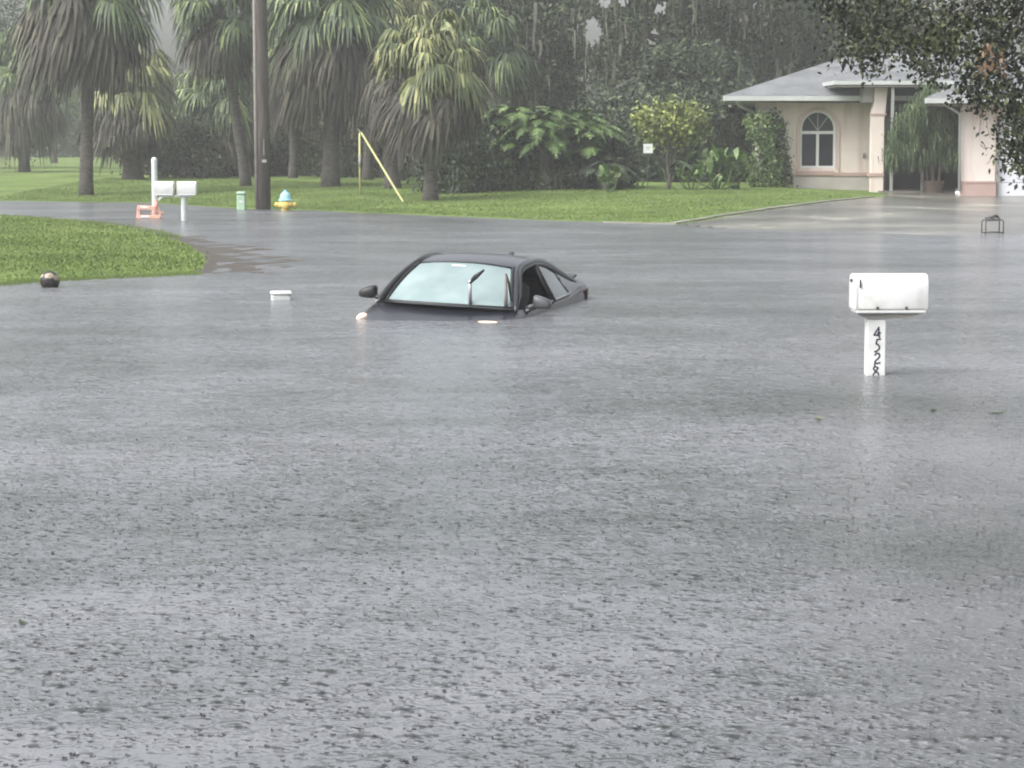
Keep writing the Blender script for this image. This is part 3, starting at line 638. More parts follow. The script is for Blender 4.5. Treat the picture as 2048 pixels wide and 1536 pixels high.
# drooping fringe twigs: (x, z) of the tips at real depths
tips = []
for px, py, Y in [(1660, 20, 25), (1700, 60, 25), (1690, 30, 24), (1720, 100, 24.5), (1745, 60, 26), (1760, 110, 25), (1740, 130, 25), (1800, 80, 24), (1830, 100, 25), (1790, 40, 23), (1870, 90, 24), (1850, 150, 25),
                  (1865, 120, 26), (1900, 80, 25), (1920, 110, 24), (1960, 110, 24), (1955, 150, 25), (1940, 190, 24), (1985, 150, 25), (1990, 190, 24), (1975, 60, 25), (2010, 110, 24), (2035, 160, 24), (2040, 60, 25),
                  (2040, 220, 23), (2030, 260, 23.5), (2045, 290, 23), (2040, 330, 23), (2060, 310, 24), (2060, 250, 24), (2070, 350, 24), (1620, -20, 25), (1750, 0, 25), (1830, 30, 25), (1900, 30, 25), (1700, 0, 25), (1960, 10, 25), (2030, 10, 25), (1925, 45, 25), (1870, 50, 26), (1780, 60, 26),
                  (1990, 80, 26), (2020, 70, 25), (1715, -30, 25), (1660, -60, 26), (2015, 200, 23)]:
    tips.append(at(px, py, Y))
tips = np.array(tips)
nv = len(cen) - 2400; Q1 = np.concatenate([leafcards(cen[:nv] - NB, 75, (.42, .42, .36), .088, .5, .3), leafcards(cen[nv:] - NB, 60, (.42, .42, .36), .17, .6, .3)])
Q2 = leafcards(tips - NB, 110, (.11, .14, .09), .062, .55, .6)
Q3 = leafcards(np.repeat(tips, 2, 0) + rng.normal(0, .12, (len(tips) * 2, 3)) + np.array([0, 0, .12]) - NB, 70, (.13, .14, .10), .062, .55, .5)
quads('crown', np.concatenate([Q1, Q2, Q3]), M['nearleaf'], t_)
mb = MB(); mb.tube([(0, 0, -.3), (.1, 0, 1.5), (-.1, .1, 3.2), (-.6, 0, 5.0), (-1.2, 0, 7.4)], [.55, .42, .38, .3, .15], 12)
br0 = np.array([-.3, 0, 4.2])
for i, tp in enumerate(tips):
    e_ = tp - NB; root = br0 + np.array([rng.uniform(-3.4, .2), rng.uniform(-1, 1), rng.uniform(.6, 2)])
    mb.tube([root, (root + e_) / 2 + np.array([0, 0, .25]), e_ + np.array([0, 0, .03])], [.03, .014, .005], 5)
for i in range(22):
    e_ = cen[rng.integers(0, len(cen))] - NB; mb.tube([br0 + rng.normal(0, .15, 3), (br0 + e_) / 2 + np.array([0, 0, .5]), e_], [.16, .09, .02], 6)
mb.build('trunk', M['bark'], t_, True)
rt = np.array([at(px, py, 23.6) for px, py in [(1972, 98), (1978, 112), (1970, 130), (1965, 145), (1995, 120), (2000, 140)]])
quads('dead_leaves', leafcards(rt - NB, 14, (.035, .05, .035), .06, .6, .8), M['redleaf'], t_)['label'] = 'rusty orange dead leaves'
hp = np.array([at(px, py, 24) for px, py in [(1958, 195), (1965, 200), (1978, 190), (1950, 210), (1990, 205)]])
quads('dead_twigs', strands(np.repeat(hp, 3, 0) - NB, .38, .006, 4, .02), M['redleaf'], t_)
print('nature done')

# ------------------------------------------------------------ house
def zof(py, Y): return at(1024, py, Y)[2]
def xof(px, Y): return at(px, 300, Y)[0]
HX, HY, HZ = xof(1590, 77), 77.0, .2
house = thing('house', 'pink stucco house with grey hipped roof, arched window and white garage door', 'house', (HX, HY, HZ))
def hl(x, y, z): return (x - HX, y - HY, z - HZ)
def part(mb_, name, m, parent=None, smooth=False, fix=True):
    o = mb_.build(name, m, parent or house, smooth, fix); return o
def B(x0, x1, y0, y1, z0, z1, mb_=None, bev=0):
    mb_ = mb_ or MB(); c = hl((x0 + x1) / 2, (y0 + y1) / 2, (z0 + z1) / 2); mb_.box(c, (x1 - x0, y1 - y0, z1 - z0), bev=bev); return mb_
WY = 77.0                               # left wing wall plane
wx0, wx1 = xof(1588, WY), xof(1762, WY)
ez = zof(206, WY)                       # wall top
gx = lambda px: xof(px, WY)
gz_ = lambda py: zof(py, WY)
# wall with an arched window opening, the outer corner flaring up into an arch
cxw = gx(1635.5); rw = gx(1671) - cxw; zs = gz_(258); zb = gz_(336)
N_ = 16
arc = [(cxw + rw * math.cos(a), zs + (gz_(221) - zs) * math.sin(a)) for a in np.linspace(math.pi, 0, N_)]
flare = [(wx0 + .02, gz_(352)), (gx(1577), gz_(318)), (gx(1571), gz_(290)), (gx(1567), gz_(265)), (gx(1559), gz_(246)), (gx(1545), gz_(232)), (gx(1530), gz_(226)), (gx(1524), gz_(234)), (gx(1518), gz_(222)), (gx(1512), gz_(216)), (gx(1510), ez)]
mb = MB()
def wall_poly(poly):
    mb.prism([(a - HX, b - HZ) for a, b in poly], 0, .22)
left_edge = [(cxw - rw, zb)] + [(cxw - rw, zs)] + arc[:N_ // 2] + [(cxw, ez)]
wall_poly([(gx(1588), HZ)] + [(cxw - rw, HZ)] + left_edge + flare[::-1])
wall_poly([(cxw + rw, HZ), (wx1, HZ), (wx1, ez), (cxw, ez)] + arc[N_ // 2 - 1:][:] + [(cxw + rw, zb)])
wall_poly([(cxw - rw + .001, HZ), (cxw + rw - .001, HZ), (cxw + rw - .001, zb), (cxw - rw + .001, zb)])
xb_ = xof(1590, WY + 11); mb.add([hl(*q) for q in [(wx0, WY + .23, HZ - .3), (xb_, WY + 11, HZ - .3), (xb_, WY + 11, ez), (wx0, WY + .23, ez)]], [(0, 1, 2, 3)])
B(wx0 + .2, 24, WY + 11, WY + 11.2, HZ - .3, ez, mb)
part(mb, 'wall', M['stucco'])
mb = MB(); B(gx(1587), wx1 - .01, WY - .05, WY - .004, HZ - .3, gz_(352), mb); part(mb, 'plinth', M['stuccopale'])
mb = MB(); B(gx(1592), wx1 - .01, WY - .09, WY - .004, gz_(352) + .003, gz_(345), mb)
B(gx(1590), gx(1668), WY - .12, WY - .091, gz_(350), gz_(342), mb)
part(mb, 'rose_band', M['stuccopink'])
# window surround, frame, panes
mb = MB(); ro = rw + .13
outer = [(cxw - ro, zb - .12)] + [(cxw + ro * math.cos(a), zs + (gz_(221) - zs + .13) * math.sin(a)) for a in np.linspace(math.pi, 0, 24)] + [(cxw + ro, zb - .12)]
inner = [(cxw - rw, zb)] + [(cxw + rw * math.cos(a), zs + (gz_(221) - zs) * math.sin(a)) for a in np.linspace(math.pi, 0, 24)] + [(cxw + rw, zb)]
def ring(mb_, outer, inner, y0, y1, closed=False):
    n = len(outer); V = []
    for y in (y0, y1):
        for o_, i_ in zip(outer, inner): V += [hl(o_[0], y, o_[1]), hl(i_[0], y, i_[1])]
    f = []
    for i in range(n if closed else n - 1):
        a, b = 2 * i, 2 * ((i + 1) % n); s_ = 2 * n
        f += [(a, b, b + 1, a + 1), (a + s_, a + 1 + s_, b + 1 + s_, b + s_), (a, a + s_, b + s_, b), (a + 1, b + 1, b + 1 + s_, a + 1 + s_)]
    mb_.add(V, f)
ring(mb, outer, inner, WY - .045, WY - .004); part(mb, 'window_surround', M['surround'])
win = MB(); fw = .07
inn2 = [(cxw - rw + fw, zb + fw)] + [(cxw + (rw - fw) * math.cos(a), zs + (gz_(221) - zs - fw) * math.sin(a)) for a in np.linspace(math.pi, 0, 24)] + [(cxw + rw - fw, zb + fw)]
ring(win, inner, inn2, WY + .06, WY + .12, True)
B(cxw - rw + fw, cxw + rw - fw, WY + .055, WY + .115, gz_(268), gz_(262), win)
B(cxw - .045, cxw + .045, WY + .057, WY + .117, zb + fw, gz_(268) - .002, win)
wo = part(win, 'window', M['white'])
mb = MB()
for a in (50, 90, 130):
    L_ = (rw - fw); zz = (gz_(221) - zs - fw); c0 = np.array([cxw, gz_(261)]); c1 = np.array([cxw + L_ * math.cos(R(a)), zs + zz * math.sin(R(a)) * .98])
    mid = (c0 + c1) / 2; d = c1 - c0; mb.box(hl(mid[0], WY + .09, mid[1]), (np.linalg.norm(d), .03, .028), ry=-math.atan2(d[1], d[0]))
part(mb, 'muntin', M['palewood'], wo)
mb = MB(); mb.prism([(a - HX, b - HZ) for a, b in inner], .13, .15); part(mb, 'pane', M['pane'], wo)
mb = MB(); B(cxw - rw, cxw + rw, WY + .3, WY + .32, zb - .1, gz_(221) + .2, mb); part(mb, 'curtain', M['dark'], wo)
mb = MB(); mb.box(hl(gx(1728), WY - .03, gz_(311)), (.1, .05, .16), bev=.01); part(mb, 'outdoor_socket', M['soffit'])
# roofs
def roof_slab(name, quadsv, m=M['roof']):
    mb_ = MB()
    for q in quadsv: mb_.add([hl(*p) for p in q], [tuple(range(len(q)))])
    return mb_.build(name, m, house)
ey = 75.9; e1x = xof(1448, 88.5); e0x = xof(1446, ey); e0z = zof(191, ey); apx, apy, apz = xof(1702, 82.2), 82.2, zof(108, 82.2)
RX = 26.
lw_r = xof(1748, ey)
def fascia(mb_, a, b, hgt_=.16, th=.04):
    a = np.array(a, float); b = np.array(b, float); d = b - a; L_ = np.linalg.norm(d[:2]); rz = math.atan2(d[1], d[0]); c = (a + b) / 2
    mb_.box(hl(c[0], c[1], c[2] - hgt_ / 2), (L_, th, hgt_), rz=rz)
roof_slab('roof', [[(e0x, ey, e0z), (RX, ey, e0z), (RX, apy, apz), (apx, apy, apz)], [(e0x, ey, e0z), (apx, apy, apz), (e1x, 88.5, e0z)], [(e1x, 88.5, e0z), (apx, apy, apz), (RX, apy, apz), (RX, 88.5, e0z)]])
mb = MB(); fascia(mb, (e0x, ey - .02, e0z - .01), (RX, ey - .02, e0z - .01)); fascia(mb, (e1x, 88.5, e0z - .01), (e0x, ey, e0z - .01)); part(mb, 'fascia', M['fascia'])
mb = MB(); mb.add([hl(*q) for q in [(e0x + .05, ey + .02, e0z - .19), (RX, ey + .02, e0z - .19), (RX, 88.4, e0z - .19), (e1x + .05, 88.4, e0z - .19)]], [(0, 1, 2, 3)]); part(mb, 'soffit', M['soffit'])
# raised entry roof
cy_ = 74.8; c0, c1 = xof(1668, cy_), xof(1905, cy_); cz0, cz1 = zof(170, cy_), zof(161, cy_)
tz = zof(108, 82.2) + .12
roof_slab('entry_roof', [[(c0, cy_, cz1), (c1, cy_, cz1), (c1, 82.6, tz), (c0 + 2.4, 82.6, tz)], [(c0, cy_, cz1), (c0 + 2.4, 82.6, tz), (c0, 82.0, cz1)]])
mb = MB(); fascia(mb, (c0, cy_ - .02, cz1 - .005), (c1, cy_ - .02, cz1 - .005), .13); fascia(mb, (c0 - .02, 80, cz1 - .005), (c0 - .02, cy_, cz1 - .005), .13); part(mb, 'fascia', M['fascia'])
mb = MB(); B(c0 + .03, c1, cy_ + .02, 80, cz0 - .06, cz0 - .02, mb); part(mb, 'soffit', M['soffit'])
mb = MB(); B(xof(1725, 75.3), xof(1745, 75.3), 75.35, 76.2, zof(205, 75.3), cz0 - .07, mb); part(mb, 'roof_return', M['soffit'])
# entry column and recess
px_ = lambda p: xof(p, 75.6)
mb = MB()
mb.prism([(a - HX, b - HZ) for a, b in [(px_(1741), HZ - .2), (px_(1765), HZ - .2), (px_(1765), zof(240, 75.6)), (px_(1768), zof(215, 75.6)), (px_(1771), cz0 - .07), (px_(1745), cz0 - .07), (px_(1744), zof(205, 75.6)), (px_(1740), zof(228, 75.6))]], 75.35 - HY, 75.75 - HY)
part(mb, 'entry_column', M['stucco'])
mb = MB(); B(px_(1737), px_(1766), 75.31, 75.8, zof(352, 75.6), zof(346, 75.6), mb); part(mb, 'rose_band', M['stuccopink']); mb = MB(); B(px_(1738), px_(1769), 75.32, 75.79, zof(231, 75.6), zof(227, 75.6), mb); part(mb, 'rose_band', M['stuccopink'])
DYY = 79.6
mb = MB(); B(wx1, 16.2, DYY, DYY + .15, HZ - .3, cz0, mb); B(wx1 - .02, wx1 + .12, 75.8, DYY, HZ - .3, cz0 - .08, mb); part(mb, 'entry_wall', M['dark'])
dd = lambda p: xof(p, DYY - .1)
for k, (a, b) in enumerate([(1790, 1838), (1848, 1893)]):
    mb = MB(); B(dd(a), dd(b), DYY - .1, DYY - .02, HZ + .02, zof(262, DYY), mb); d_ = part(mb, 'door', M['door'])
    mb = MB()
    for r_ in range(3):
        z0 = HZ + .25 + r_ * .72; B(dd(a) + .12, dd(b) - .12, DYY - .13, DYY - .101, z0, z0 + .55, mb, bev=.012)
    part(mb, 'door_panel', M['door'], d_)
    mb = MB(); mb.box(hl(dd(b if k == 0 else a) + (-.07 if k == 0 else .07), DYY - .15, HZ + 1.05), (.03, .07, .12), bev=.006); part(mb, 'handle', M['chrome'], d_)
for pxx in (1783.5, 1845.5):
    mb = MB(); x_ = xof(pxx, 74.95); B(x_ - .045, x_ + .045, 74.9, 74.99, HZ - .2, cz0 - .06, mb); part(mb, 'porch_post', M['palewood'])
# porch slab
mb = MB(); B(px_(1755), 15.0, 74.6, 79.6, HZ - .3, hgt(13, 75) + .06, mb); part(mb, 'porch_step', M['concrete'])
# garage wing
GY_ = 69.9; g_ = lambda p: xof(p, GY_); gz2 = lambda p: zof(p, GY_); gt = gz2(203)
mb = MB(); B(g_(1923), g_(1991), GY_, GY_ + .3, HZ - .35, gt, mb); B(g_(1991), 22, GY_ + .001, GY_ + .3, gz2(232), gt - .002, mb)
mb.add([hl(*q) for q in [(g_(1925), GY_ + .3, HZ - .3), (xof(1929, 79), 79, HZ - .3), (xof(1929, 79), 79, gt), (g_(1925), GY_ + .3, gt)]], [(0, 1, 2, 3)]); part(mb, 'garage_wall', M['stucco'])
mb = MB(); B(g_(1921), g_(1993), GY_ - .05, GY_ - .003, HZ - .3, gz2(362), mb); part(mb, 'rose_band', M['stuccopink'])
mb = MB(); B(g_(1922), g_(1992), GY_ - .07, GY_ - .053, gz2(366), gz2(362), mb); part(mb, 'rose_band', M['stuccopink'])
mb = MB(); B(g_(1991) + .002, g_(1999), GY_ + .02, GY_ + .3, HZ - .3, gz2(232) - .004, mb); part(mb, 'garage_jamb', M['soffit'])
mb = MB()
for r_ in range(5):
    z0 = HZ - .02 + r_ * (gz2(236) - HZ) / 5; B(g_(1999), g_(1999) + 4.6, GY_ + .16, GY_ + .22, z0, z0 + (gz2(236) - HZ) / 5 - .012, mb, bev=.012)
go = part(mb, 'garage_door', M['garage'])
g0x, g0y, g0z = xof(1849, 69.), 69., zof(196, 69.)
gax = g0x + 4.9; gaz = g0z + 1.45; gay = 73.9
roof_slab('garage_roof', [[(g0x, g0y, g0z), (RX, g0y, g0z), (RX - 6, gay, gaz), (gax, gay, gaz)], [(g0x, g0y, g0z), (gax, gay, gaz), (gax, 82, gaz), (xof(1851, 80), 80, g0z)]])
mb = MB(); fascia(mb, (g0x, g0y - .02, g0z - .005), (RX, g0y - .02, g0z - .005), .15); fascia(mb, (xof(1850, 76), 76, g0z - .005), (g0x, g0y, g0z - .005), .15); part(mb, 'fascia', M['fascia'])
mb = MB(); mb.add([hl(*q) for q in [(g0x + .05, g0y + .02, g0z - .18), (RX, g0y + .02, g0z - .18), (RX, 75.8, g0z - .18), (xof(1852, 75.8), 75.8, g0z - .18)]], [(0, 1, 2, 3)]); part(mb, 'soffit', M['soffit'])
# downspouts
mb = MB(); a_ = at(1886, 206, 69.2); b2 = at(1920, 228, 69.8); mb.tube([hl(*(a_ + [0, 0, .1])), hl(*a_), hl(*b2), hl(b2[0] + .03, b2[1], HZ + .2)], [.045] * 4, 8); part(mb, 'downspout', M['fascia'], smooth=True)
mb = MB(); a_ = at(1473, 203, 76.1); a2 = at(1479, 212, 76.3); b2 = at(1505, 224, 76.9); mb.tube([hl(*(a_ + [0, 0, .06])), hl(*a_), hl(*a2), hl(*b2)], [.05] * 4, 8); part(mb, 'downspout', M['fascia'], smooth=True)
mb = MB(); mb.box(hl(*at(1460, 212, 76.2)), (.1, .1, .09), bev=.02); part(mb, 'floodlight', M['fascia'])
# inside dark volume behind the window so it is not see-through
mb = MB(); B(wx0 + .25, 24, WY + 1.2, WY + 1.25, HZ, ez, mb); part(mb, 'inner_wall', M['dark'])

# column wrapped in vines at the corner of the house
b_ = (xof(1524, 76.3), 76.3, hgt(xof(1524, 76.3), 76.3)); t_ = thing('vine_column', 'old column wrapped in climbing green vines at the arched house corner', 'vine', b_)
mb = MB(); hh = zof(228, 76.3) - b_[2]; mb.tube([(-.1, 0, -.2), (-.12, 0, hh * .5), (-.1, 0, hh)], [.13, .12, .12], 8); mb.build('column', M['stucco'], t_)
n = 420; zz = rng.uniform(0, 1, n); aa = rng.uniform(0, 6.28, n); rr = .2 + .22 * rng.uniform(0, 1, n) + .14 * np.sin(zz * 9)
cen = np.stack([np.cos(aa) * rr * 1.1 + .12 * (1 - zz), np.sin(aa) * rr * .7 - .05, zz * hh], -1)
quads('leaves', leafcards(cen, 14, .07, .11, .6, .6), M['vine'], t_)
# arching vine up to the wall arch
cen2 = np.array([[.25 + .55 * math.sin(q * 1.4), -.15, hh * (.96 - .95 * q * q)] for q in np.linspace(0, 1, 120)]) + rng.normal(0, .09, (120, 3))
quads('leaves', leafcards(cen2, 14, .07, .10, .6, .5), M['hedgeleaf'], t_)

# weeping plant before the entry
b_ = (xof(1868, 74.2), 74.2, hgt(xof(1868, 74.2), 74.2)); t_ = thing('weeping_tree', 'weeping feathery small tree in a pot filling the dark porch', 'small tree', b_)
th_ = zof(168, 74.2) - b_[2]
mb = MB(); mb.tube([(0, 0, -.05), (-.05, 0, 1.0), (.05, 0, 1.9), (0, 0, th_ * .93)], [.07, .06, .05, .02], 8); mb.tube([(.15, 0, -.05), (.22, 0, 1.2), (.35, 0, 2.)], [.045, .04, .02], 8); mb.tube([(-.15, .05, -.05), (-.25, 0, 1.2), (-.4, 0, 2.)], [.04, .035, .02], 8)
mb.build('trunk', M['palebark'], t_, True)
n = 480; q = rng.uniform(0, 1, n); hw = 1.42 * np.clip(np.sin(np.clip((1 - q) * 1.9, 0, 1.57)), .1, 1); xx = rng.uniform(-1, 1, n) * hw - .12; z0 = 1.35 + q * (th_ - 1.4) - .1 * np.abs(xx)
P_ = np.stack([xx, rng.normal(0, .28, n), z0], -1)
quads('foliage', np.concatenate([strands(np.repeat(P_, 12, 0) + rng.normal(0, .09, (n * 12, 3)), .6, .022, 4, .03), leafcards(P_, 8, .12, .09, .25, .9)]), M['weep'], t_)
mb = MB(); mb.lathe([(.2, 0), (.27, .02), (.34, .38), (.36, .42), (.3, .42), (.28, .36)], (0, 0, -.02), 16); mb.build('pot', M['door'], t_, 'auto')
# small white lantern at the garage foot
p = at(1916, 386, 70.3); gz0 = hgt(p[0], 70.3) + .03
t_ = thing('garden_lantern', 'tiny white ornament on the ground at the foot of the garage pillar', 'ornament', (p[0], 70.3, gz0))
mb = MB(); mb.lathe([(.05, 0), (.08, .03), (.09, .1), (.05, .16), (.02, .19)], (0, 0, 0), 12); mb.build('body', M['white'], t_, True)
mb = MB(); mb.lathe([(.1, 0), (.1, .02), (.02, .06)], (0, 0, .165), 12); mb.build('cap', M['metal'], t_, True)

# neighbour's house, only a gable showing between the trees
nx = xof(1222, 92); t_ = thing('neighbour_house', 'white gable and dark roof edge glimpsed between the oaks over the hedge', 'house', (nx, 92, .3))
zt = zof(150, 92) - .3; ze = zof(195, 92) - .3
mb = MB(); mb.prism([(-.6, -.5), (4.4, -.5), (4.4, ze), (1.9, zt + .25), (-.6, ze - .05)], 0, .2); mb.build('wall', M['gable'], t_, fix=True)
mb = MB()
mb.add([(-1.0, -.35, ze - .12), (1.9, -.35, zt + .4), (1.9, 8, zt + .4), (-1.0, 8, ze - .12), (4.8, -.35, ze - .12), (4.8, 8, ze - .12), (-1.0, -.35, ze - .22), (1.9, -.35, zt + .3), (4.8, -.35, ze - .22)], [(0, 1, 2, 3), (1, 4, 5, 2), (0, 6, 7, 1), (1, 7, 8, 4)]); mb.build('roof', M['soffit'], t_)
mb = MB(); mb.box((.55, -.03, ze + .02), (.12, .05, 1.4)); mb.build('downpipe', M['dark'], t_)

# ------------------------------------------------------------ things on the far verge
# utility pole
p = onz(529, 419, .0); t_ = thing('utility_pole', 'weathered wooden utility pole standing at the flooded verge', 'utility pole', (p[0], p[1], -.4))
mb = MB(); mb.tube([(0, 0, -.3), (-.01, 0, 3), (-.04, 0, 7), (-.07, 0, 10.5)], [.185, .175, .16, .14], 16); mb.build('post', M['pole'], t_, True)
mb = MB(); mb.tube([(-.2, -.05, 0), (-.21, -.05, 3), (-.22, -.03, 8.5)], [.055, .055, .05], 8); mb.build('conduit', M['conduit'], t_, True)
zt_ = at(529, 322, p[1])[2] + .4
mb = MB(); mb.box((.03, -.2, zt_), (.13, .012, .08), bev=.004); mb.build('number_tag', M['palewood'], t_)
mb = MB(); mb.box((.02, -.2, zt_ + .38), (.035, .02, .45)); mb.build('ground_strap', M['conduit'], t_)
mb = MB(); mb.box((-.05, .1, 9.6), (2.4, .12, .14)); mb.build('crossarm', M['pole'], t_)

# mailboxes
def mailbox_box(parent, c, Lx, Dy, Hz, rz=0., detail=True):
    """tunnel mailbox lying along x: flat base, upright sides, low domed lid"""
    def prof(s=1., top=1.):
        d = Dy / 2 * s; hb = Hz * .66
        pts = [(-d * .93, 0), (d * .93, 0), (d, .03), (d, hb)]
        pts += [(d * math.copysign(abs(math.cos(a)) ** .75, math.cos(a)), hb + (Hz - hb) * top * math.sin(a) ** .8) for a in np.linspace(0, math.pi, 11)[1:-1]]
        pts += [(-d, hb), (-d, .03)]; return pts
    b0 = MB(); Rm = Matrix.Rotation(rz, 3, 'Z')
    def loft(mb_, st):
        n = len(prof()); V = []
        for x, s, tp, dzz in st:
            for a, b in prof(s, tp): V.append(np.array(Rm @ Vector((x, a, b + dzz))) + c)
        f = [(i * n + j, i * n + (j + 1) % n, (i + 1) * n + (j + 1) % n, (i + 1) * n + j) for i in range(len(st) - 1) for j in range(n)]
        f += [tuple(range(n - 1, -1, -1)), tuple(range((len(st) - 1) * n, len(st) * n))]; mb_.add(V, f)
    loft(b0, [(-Lx * .46, .97, .97, 0), (-Lx * .45, 1, 1, 0), (Lx * .47, 1, 1, 0), (Lx * .495, .97, .96, .002), (Lx * .5, .9, .88, .01)])
    body = b0.build('mailbox_shell', M['mailwhite'], parent, 'auto', True)
    d0 = MB(); loft(d0, [(-Lx * .5, .93, .93, .006), (-Lx * .49, 1.02, 1.03, -.002), (-Lx * .462, 1.02, 1.03, -.002)])
    dr = d0.build('mailbox_door', M['white'], parent, 'auto', True)
    mb_ = MB(); mb_.box(np.array(Rm @ Vector((-Lx * .505, 0, Hz * .8))) + c, (.02, .07, .025), rz=rz, bev=.005); mb_.build('pull_tab', M['metal'], dr)
    lip = MB(); lip.box(np.array(Rm @ Vector((0, 0, -.016))) + c, (Lx * .95, Dy * .98, .03), rz=rz, bev=.008); lip.build('base_plate', M['white'], parent)
    if detail:
        g_ = MB(); g_.box(np.array(Rm @ Vector((0, -Dy * .475, .004))) + c, (Lx * .9, .01, .008), rz=rz); g_.build('seam', M['soffit'], body)
        for sx in (-.19, .2):
            g_ = MB(); g_.lathe([(.012, 0), (.012, .006), (.006, .011)], np.array(Rm @ Vector((Lx * sx, -Dy / 2 - .001, .016))) + c, 8, Matrix.Rotation(math.pi / 2, 3, 'X')); g_.build('screw', M['metal'], body)
        g_ = MB(); g_.box(np.array(Rm @ Vector((-Lx * .43, -Dy / 2 - .006, Hz * .74))) + c, (.012, .012, .07), rz=rz); g_.build('latch', M['metal'], body)
    return body
p = onz(1749, 749); Ym = p[1]; sm = F / Ym
t_ = thing('mailbox', 'big white mailbox on a white post with black house numbers, alone in deep water', 'mailbox', (p[0], Ym, -.7))
pw = 37 / sm; zbot = at(0, 622, Ym)[2] + .7; boxH = (622 - 551) / sm
mb = MB(); mb.box((0, 0, zbot / 2 - .03), (pw, pw, zbot - .06), bev=.006); post = mb.build('post', M['mailwhite'], t_)
off = (1774.5 - 1749) / sm
mailbox_box(t_, np.array([off, 0, zbot + .02]), 148 / sm, .27, boxH, R(2))
mb = MB(); mb.prism([(-pw * 1.05, zbot - .012), (pw * 2.35, zbot - .012), (pw * 2.1, zbot - .03), (pw * 1.6, zbot - .055), (pw * .55, zbot - .06), (-pw * .55, zbot - .06), (-pw * .85, zbot - .04)], -.09, .09); mb.build('bracket', M['soffit'], t_, fix=True)
# hand-drawn numbers, strokes copied in picture units of the post face
K_ = pw / 450.; y_ = -pw / 2 - .0015; zw = .7   # water line sits at 1340 units
def ux(a, b): return ((a - 415) * K_, zw + (1345 - b) * K_)
num = {'4': [[(462, 160), (470, 300), (482, 420)], [(455, 185), (350, 352)], [(345, 356), (420, 362), (508, 300)], [(450, 290), (455, 380)]],
       '5': [[(515, 455), (425, 470)], [(425, 470), (405, 575), (450, 590), (488, 640), (480, 700), (430, 745), (372, 770)]],
       '2': [[(375, 855), (420, 805), (475, 805), (500, 860), (470, 920), (400, 985)], [(400, 985), (380, 1015)]],
       '8': [[(510, 1028), (440, 1055), (385, 1030), (380, 1120), (350, 1180), (395, 1245), (470, 1290), (478, 1350), (430, 1440), (360, 1430), (345, 1330), (400, 1250), (465, 1160), (400, 1130)]]}
for k_, st in num.items():
    mb = MB()
    for s_ in st:
        for a, b in zip(s_[:-1], s_[1:]):
            A_, B_ = np.array(ux(*a)), np.array(ux(*b)); d = B_ - A_; c_ = (A_ + B_) / 2
            mb.box((c_[0], y_ - .0004 * len(mb.v) * .1, c_[1]), (np.linalg.norm(d) + .006, .002, .0125), ry=-math.atan2(d[1], d[0]))
    mb.build('number', M['ink'], post)
# twin far mailboxes
p = onz(368, 441); Yt = p[1]; st_ = F / Yt
t_ = thing('twin_mailboxes', 'two white mailboxes side by side on one white post, by the orange barricade', 'mailboxes', (p[0], Yt, -.65))
zb_ = at(0, 388, Yt)[2] + .65
mb = MB(); mb.tube([(0, 0, -.1), (0, 0, zb_ - .05)], [.068, .066], 10); mb.box((-.2, 0, zb_ - .05), (.8, .12, .05), bev=.006); mb.build('post', M['postwhite'], t_)
for xc, rz_ in ((330, -.02), (374.5, .02)):
    mailbox_box(t_, np.array([(xc - 368) / st_, 0, zb_]), 38 / st_, .24, 25 / st_, rz_, False)

# tall round-topped post with the drifted barricade at its foot
p = onz(303, 430); t_ = thing('white_post', 'tall round topped pale post rising from the orange barricade', 'post', (p[0], p[1] + .6, -.5))
hz = at(0, 315, p[1] + .6)[2] + .5
mb = MB(); mb.tube([(0, 0, -.2), (0, 0, hz - .06)], [.078, .078], 14, False); mb.lathe([(.078, 0), (.074, .02), (.055, .05), (.025, .068), (.001, .072)], (0, 0, hz - .06), 14); mb.build('shaft', M['postwhite'], t_, 'auto')
mb = MB(); mb.lathe([(.083, 0), (.083, .03)], (0, 0, hz - .12), 14); mb.build('collar', M['postwhite'], t_, 'auto')
p = onz(300, 437); Yb = p[1]; sb_ = F / Yb
t_ = thing('traffic_barricade', 'half sunk orange and white barricade caught round the white post', 'barricade', (p[0], Yb, -.3))
def BX(mb_, px0, px1, py0, py1, y=0., th=.05, rot=0.):
    x0, x1 = (px0 - 300) / sb_, (px1 - 300) / sb_; z1, z0 = at(0, py0, Yb)[2] + .3, at(0, py1, Yb)[2] + .3
    mb_.box(((x0 + x1) / 2, y, (z0 + z1) / 2), (abs(x1 - x0), th, abs(z1 - z0)), ry=rot, bev=.008); return mb_
BX(MB(), 275, 311, 411, 420, 0, .05, .04).build('board', M['orange'], t_)
BX(MB(), 281, 298, 412.5, 417, -.03, .012, .04).build('reflective_strip', M['white'], t_)
o = BX(MB(), 277, 321, 430, 437, -.06, .06).build('board', M['orange'], t_); BX(MB(), 283, 300, 431, 435.5, -.096, .012).build('reflective_strip', M['white'], t_)
BX(MB(), 273, 280, 412, 436, .05, .04, .12).build('leg', M['orange'], t_)
BX(MB(), 307, 312, 404, 437, .02, .045, .25).build('leg', M['orange'], t_)
BX(MB(), 313, 318, 398, 436, .07, .045, -.30).build('leg', M['orange'], t_)
BX(MB(), 300, 326, 424, 428, .1, .05, -.05).build('rail', M['orange'], t_)
BX(MB(), 314, 328, 394, 398, .1, .04, -.7).build('brace', M['postwhite'], t_)

